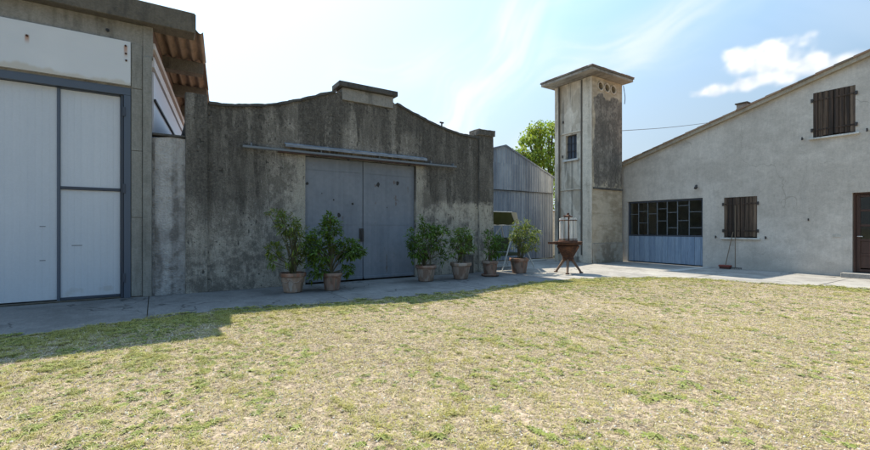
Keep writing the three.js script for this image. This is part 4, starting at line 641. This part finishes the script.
// ------------------------------------------------------------------ wine press on three legs
{
  const x = 10.34, z = -8.45, P = thing('wine_press', 'rusty wine press with white staves on three splayed legs standing by the tower', 'wine press', x, z);
  const lathe = (pts, seg = 24) => { const g = new THREE.LatheGeometry(pts.map((a) => new THREE.Vector2(...a)), seg); g.translate(x, 0, z); return g; };
  part(P, 'tray', lathe([[0.001, 0.84], [0.36, 0.85], [0.40, 0.87], [0.42, 0.94], [0.40, 0.945], [0.37, 0.885], [0.001, 0.875]]), mRust);
  const sp = part(P, 'spout', (() => { const g = new THREE.ExtrudeGeometry(shape([[-0.05, 0], [0.05, 0], [0.05, 0.06], [0.038, 0.06], [0.038, 0.012], [-0.038, 0.012], [-0.038, 0.06], [-0.05, 0.06]]), { depth: 0.3, bevelEnabled: false }); g.rotateY(-Math.PI * 0.62); g.translate(x - 0.33, 0.875, z - 0.1); return boxUV(g); })(), mRust);
  part(P, 'funnel', lathe([[0.30, 0.838], [0.33, 0.80], [0.17, 0.50], [0.13, 0.44], [0.001, 0.43]]), mRust);
  part(P, 'hub', lathe([[0.001, 0.36], [0.15, 0.38], [0.17, 0.46], [0.12, 0.52], [0.001, 0.53]]), mRust);
  for (const a of [2.5, 0.55, 4.5]) { const e = [x + 0.40 * Math.cos(a), 0.012, z + 0.40 * Math.sin(a)], s = [x + 0.09 * Math.cos(a), 0.45, z + 0.09 * Math.sin(a)]; const l = part(P, 'leg', rod(s, e, 0.045, 0.032), mLeg); part(l, 'foot', box(e[0] - 0.05, e[0] + 0.05, 0.002, 0.035, e[2] - 0.04, e[2] + 0.04, 0.01), mRust); }
  for (let k = 0; k < 11; k++) { const a = k / 11 * 6.283 + 0.35, cx = x + 0.235 * Math.cos(a), cz = z + 0.235 * Math.sin(a), g = new RoundedBoxGeometry(0.022, 0.68, 0.078, 1, 0.005); g.rotateY(-a); g.translate(cx, 1.31 + 0.012 * Math.sin(k * 5), cz); part(P, 'stave', boxUV(g), mStave); }
  for (const y of [1.02, 1.58]) { const g = new THREE.TorusGeometry(0.252, 0.013, 6, 30); g.rotateX(Math.PI / 2); g.translate(x, y, z); part(P, 'hoop', g, mRust); }
  part(P, 'base_ring', lathe([[0.20, 0.888], [0.275, 0.89], [0.28, 0.985], [0.22, 0.99]]), mRust);
  part(P, 'screw', rod([x, 0.88, z], [x, 1.80, z], 0.032), mRust); part(P, 'screw_nut', lathe([[0.001, 1.62], [0.085, 1.63], [0.095, 1.68], [0.06, 1.74], [0.001, 1.75]], 12), mRust);
  part(P, 'cross_bar', rod([x - 0.17, 1.705, z - 0.02], [x + 0.15, 1.685, z + 0.03], 0.022), mRust);
}
// ------------------------------------------------------------------ broom and rake against the house
{
  const b = thing('broom', 'broom with dark leaning handle and reddish head under the lower shutter', 'broom', 15.75, -6.45);
  part(b, 'handle', rod([15.72, 0.10, -6.45], [15.985, 1.22, -6.33], 0.014), mPoleWood); part(b, 'broom_head', box(15.62, 15.80, 0.07, 0.13, -6.62, -6.28, 0.015), plain(0.22, 0.05, 0.035, 0.7));
  part(b, 'bristles', box(15.635, 15.785, 0.004, 0.068, -6.60, -6.30, 0.01), plain(0.10, 0.05, 0.04, 1));
  const r = thing('rake', 'rake with tall wooden handle propped beside the reddish broom', 'rake', 15.8, -6.15);
  part(r, 'handle', rod([15.74, 0.05, -6.17], [15.985, 2.1, -6.27], 0.013), mPoleWood); part(r, 'rake_head', rod([15.73, 0.055, -6.34], [15.73, 0.055, -5.98], 0.014), mIron);
  for (let k = 0; k < 10; k++) part(r, 'tine', rod([15.73, 0.055, -6.33 + k * 0.038], [15.70, 0.004, -6.33 + k * 0.038], 0.006, 0.004, 5), mIron);
}

// ------------------------------------------------------------------ trees behind the shed
function tree(name, label, category, x, z, H, lobes, seed, L, mat, tr) {
  const T = thing(name, label, category, x, z), r = rng(seed), lv = new Leaves(seed + 9), limbs = [];
  const fork = new THREE.Vector3(x, H * 0.3, z);
  part(T, 'trunk', rod([x, -0.05, z], fork.toArray(), tr, tr * 0.75, 9), mBark);
  for (const [cx, cy, cz, rx, ry, rz, n] of lobes) {
    const C = new THREE.Vector3(x + cx, cy, z + cz), m = fork.clone().lerp(C, 0.5); m.y += 0.3; limbs.push(tube([fork.toArray(), m.toArray(), C.toArray()], tr * 0.3, 8, 6));
    for (let k = 0; k < n; k++) {
      const q = rnd3(r); q.normalize().multiplyScalar(0.35 + 0.65 * Math.sqrt(r())); const c = new THREE.Vector3(C.x + q.x * rx, C.y + q.y * ry, C.z + q.z * rz);
      if (k % 4 === 0) limbs.push(tube([C.toArray(), C.clone().lerp(c, 0.5).add(new THREE.Vector3(0, 0.08, 0)).toArray(), c.toArray()], tr * 0.09, 5, 4));
      const hue = r(), m2 = 13 + Math.floor(r() * 9), k0 = 0.7 + 0.55 * r();
      for (let j = 0; j < m2; j++) { const p = c.clone().addScaledVector(rnd3(r), 0.32), dir = rnd3(r); dir.y -= 0.3; const k2 = k0 * (0.8 + 0.4 * r()); lv.leaf(p, dir, L * (0.7 + 0.6 * r()), L * 0.55 * (0.7 + 0.5 * r()), [k2 * (1 + 0.5 * hue), k2 * (1 + 0.18 * hue), k2], 0.3); }
    }
  }
  part(T, 'limbs', flat(limbs), mBark); part(T, 'crown', lv.geo(), mat, 'stuff');
}
tree('broadleaf_tree', 'bright yellow-green leafy tree rising behind the corrugated shed', 'tree', 22.4, -20, 8.8, [[-3.3, 5.7, 0.3, 0.6, 0.45, 0.7, 18], [-2.6, 6.1, 0.3, 0.75, 0.5, 0.9, 30], [-3.0, 5.1, 0.3, 0.8, 0.5, 0.9, 26], [-1.9, 7.0, 0.1, 0.6, 0.4, 0.6, 16], [0.1, 7.4, 0, 1.4, 1.0, 1.4, 56], [-0.9, 8.0, 0, 0.7, 0.45, 0.6, 18], [-1.2, 6.0, 0.2, 0.9, 0.6, 1.1, 40], [-1.2, 7.5, -0.2, 0.7, 0.6, 0.7, 15], [0.9, 6.2, 0.1, 1.4, 1.2, 1.4, 44], [-0.5, 5.0, 0, 1.5, 1.0, 1.5, 46], [-2.0, 5.2, 0.2, 0.8, 0.7, 0.9, 22], [0.9, 4.4, 0, 1.3, 0.9, 1.2, 30], [0.5, 8.3, 0, 0.7, 0.5, 0.7, 16]], 31, 0.21, leafTree, 0.2);
tree('garden_shrub', 'sunlit green shrub showing through the gap beside the tower', 'shrub', 17.6, -15.9, 3.6, [[0, 2.6, 0, 0.9, 0.9, 0.8, 34], [-0.5, 1.9, 0.1, 0.7, 0.7, 0.7, 20], [0.4, 3.3, 0, 0.6, 0.5, 0.6, 16]], 57, 0.12, leafTree, 0.06);

// ------------------------------------------------------------------ sward: dry thatch, green tufts, small stones
function tuft(n, h, w, lean, seed) {
  const r = rng(seed), p = [], idx = [], col = [];
  for (let k = 0; k < n; k++) {
    const a = r() * 6.283, ln = lean * (0.4 + r()), H = h * (0.55 + 0.7 * r()), x = (r() - 0.5) * 0.035, z = (r() - 0.5) * 0.035, dx = Math.cos(a), dz = Math.sin(a), sx = -dz * w / 2, sz = dx * w / 2, b = p.length / 3;
    p.push(x - sx, 0, z - sz, x + sx, 0, z + sz, x + dx * ln * 0.4 * H - sx * 0.8, H * 0.62, z + dz * ln * 0.4 * H - sz * 0.8, x + dx * ln * 0.4 * H + sx * 0.8, H * 0.62, z + dz * ln * 0.4 * H + sz * 0.8, x + dx * ln * H * 1.1, H * (1.0 - 0.25 * ln * 0.5), z + dz * ln * H * 1.1);
    idx.push(b, b + 1, b + 3, b, b + 3, b + 2, b + 2, b + 3, b + 4);
  }
  const g = new THREE.BufferGeometry(); g.setAttribute('position', new THREE.Float32BufferAttribute(p, 3)); g.setIndex(idx); g.computeVertexNormals(); return g;
}
function scatter(name, label, category, geo, mat, spots) {
  const m = new THREE.InstancedMesh(geo, mat, spots.length), o = new THREE.Object3D(), c = new THREE.Color();
  spots.forEach(([x, y, z, s, sy, turn, col, tx = 0], i) => { o.position.set(x, y, z); o.scale.set(s, sy, s); o.rotation.set(tx, turn, 0); o.updateMatrix(); m.setMatrixAt(i, o.matrix); m.setColorAt(i, c.setRGB(...col)); });
  m.name = name; m.userData = { kind: 'stuff', label, category }; shadow(m); scene.add(m); return m;
}
{
  const r = rng(2024), dry = [], grn = [], broad = [], stones = [], soilY = (x, z) => -0.012 + 0.02 * (fbm(x * 0.9, z * 0.9, 4) - 0.5);
  let tries = 0;
  while (tries < 480000) {
    tries++;
    const x = mix(-5.2, 13.6, r()), v = mix(-0.6, 7.9, r());
    const depth = 0.55 * x + 0.835 * v, sidew = 0.835 * x - 0.55 * v; if (depth < 1.6 || Math.abs(sidew) > depth * 1.25 + 0.8) continue;
    if (depth > 6.5 && r() > 0.62) continue;
    const inside = inPoly(LAWN, x, v), creep = 0.2 * r() * ss(0.36, 0.6, fbm(x * 3.1 + 70, v * 3.1, 3)); if (!inside && !((inPoly(LAWN, x, v - creep) || inPoly(LAWN, x - creep, v)) && r() < 0.6)) continue;
    const g0 = green(x, v), m2 = 0.4 * vn(x * 9 + 3, v * 9) + 0.6 * vn(x * 21, v * 21 + 5), g = ss(0.62 - 0.6 * g0, 0.98 - 0.6 * g0, m2), y = inside ? soilY(x, -v) - 0.003 : 0.001, k = 0.75 + 0.5 * r(), turn = r() * 6.283, q = r();
    if (q < 0.11 + 0.64 * g) {
      if (r() < 0.28 * (0.4 + g) && fbm(x * 1.7 + 9, v * 1.7, 3) > 0.45) broad.push([x, y, -v, 0.7 + 0.7 * r(), 0.6 + 0.6 * r(), turn, [0.18 * k, 0.215 * k, 0.03 * k]]);
      else { const yl = Math.sqrt(r()); grn.push([x, y, -v, 0.8 + 0.6 * r(), (0.55 + 0.6 * r()) * (0.6 + 0.5 * g), turn, [mix(0.17, 0.40, yl) * k, mix(0.20, 0.35, yl) * k, mix(0.028, 0.075, yl) * k]]); }
    } else if (r() < 0.62) { const t = r(); dry.push([x, y, -v, 0.7 + 0.7 * r(), 0.35 + 0.45 * r(), turn, [mix(0.27, 0.58, t) * k, mix(0.208, 0.475, t) * k, mix(0.115, 0.305, t) * k], (r() - 0.5) * 0.9]); }
    if (r() < 0.17 * (1 - 0.7 * g)) { const c = 0.18 + 0.45 * r(); stones.push([x + 0.02, y + 0.004, -v, 0.4 + 1.0 * r() * r(), 0.5 + 0.6 * r(), turn, [c, c * 0.95, c * 0.86]]); }
  }
  const bl = (o = {}) => new THREE.MeshPhysicalMaterial({ color: 0xffffff, roughness: 0.85, transmission: 0.2, thickness: 0, side: THREE.DoubleSide, ...o });
  scatter('dry_grass', 'short straw-coloured dry grass over the bare soil', 'grass', tuft(8, 0.021, 0.0032, 2.0, 1), bl({ transmission: 0 }), dry);
  scatter('green_grass', 'short green grass growing thicker along the concrete edge', 'grass', tuft(9, 0.034, 0.0036, 1.1, 2), bl(), grn);
  const lv = new Leaves(71), rr = rng(9); for (let k = 0; k < 9; k++) { const a = k * 2.4; lv.leaf(new THREE.Vector3(0, 0.004, 0), new THREE.Vector3(Math.cos(a), 0.35 + 0.4 * rr(), Math.sin(a)), 0.03 + 0.02 * rr(), 0.014, [1, 1, 1], 0.3); }
  const lg = lv.geo(); lg.deleteAttribute('color'); scatter('low_weeds', 'low broad-leaved green weeds dotted through the dry lawn', 'weeds', lg, bl(), broad);
  const sg = new THREE.IcosahedronGeometry(0.009, 0); scatter('small_stones', 'small pale stones scattered over the bare soil', 'stones', sg, plain(1, 1, 1, 0.9), stones);
  console.log('sward', dry.length, grn.length, broad.length, stones.length);
}

renderer.render(scene, camera);
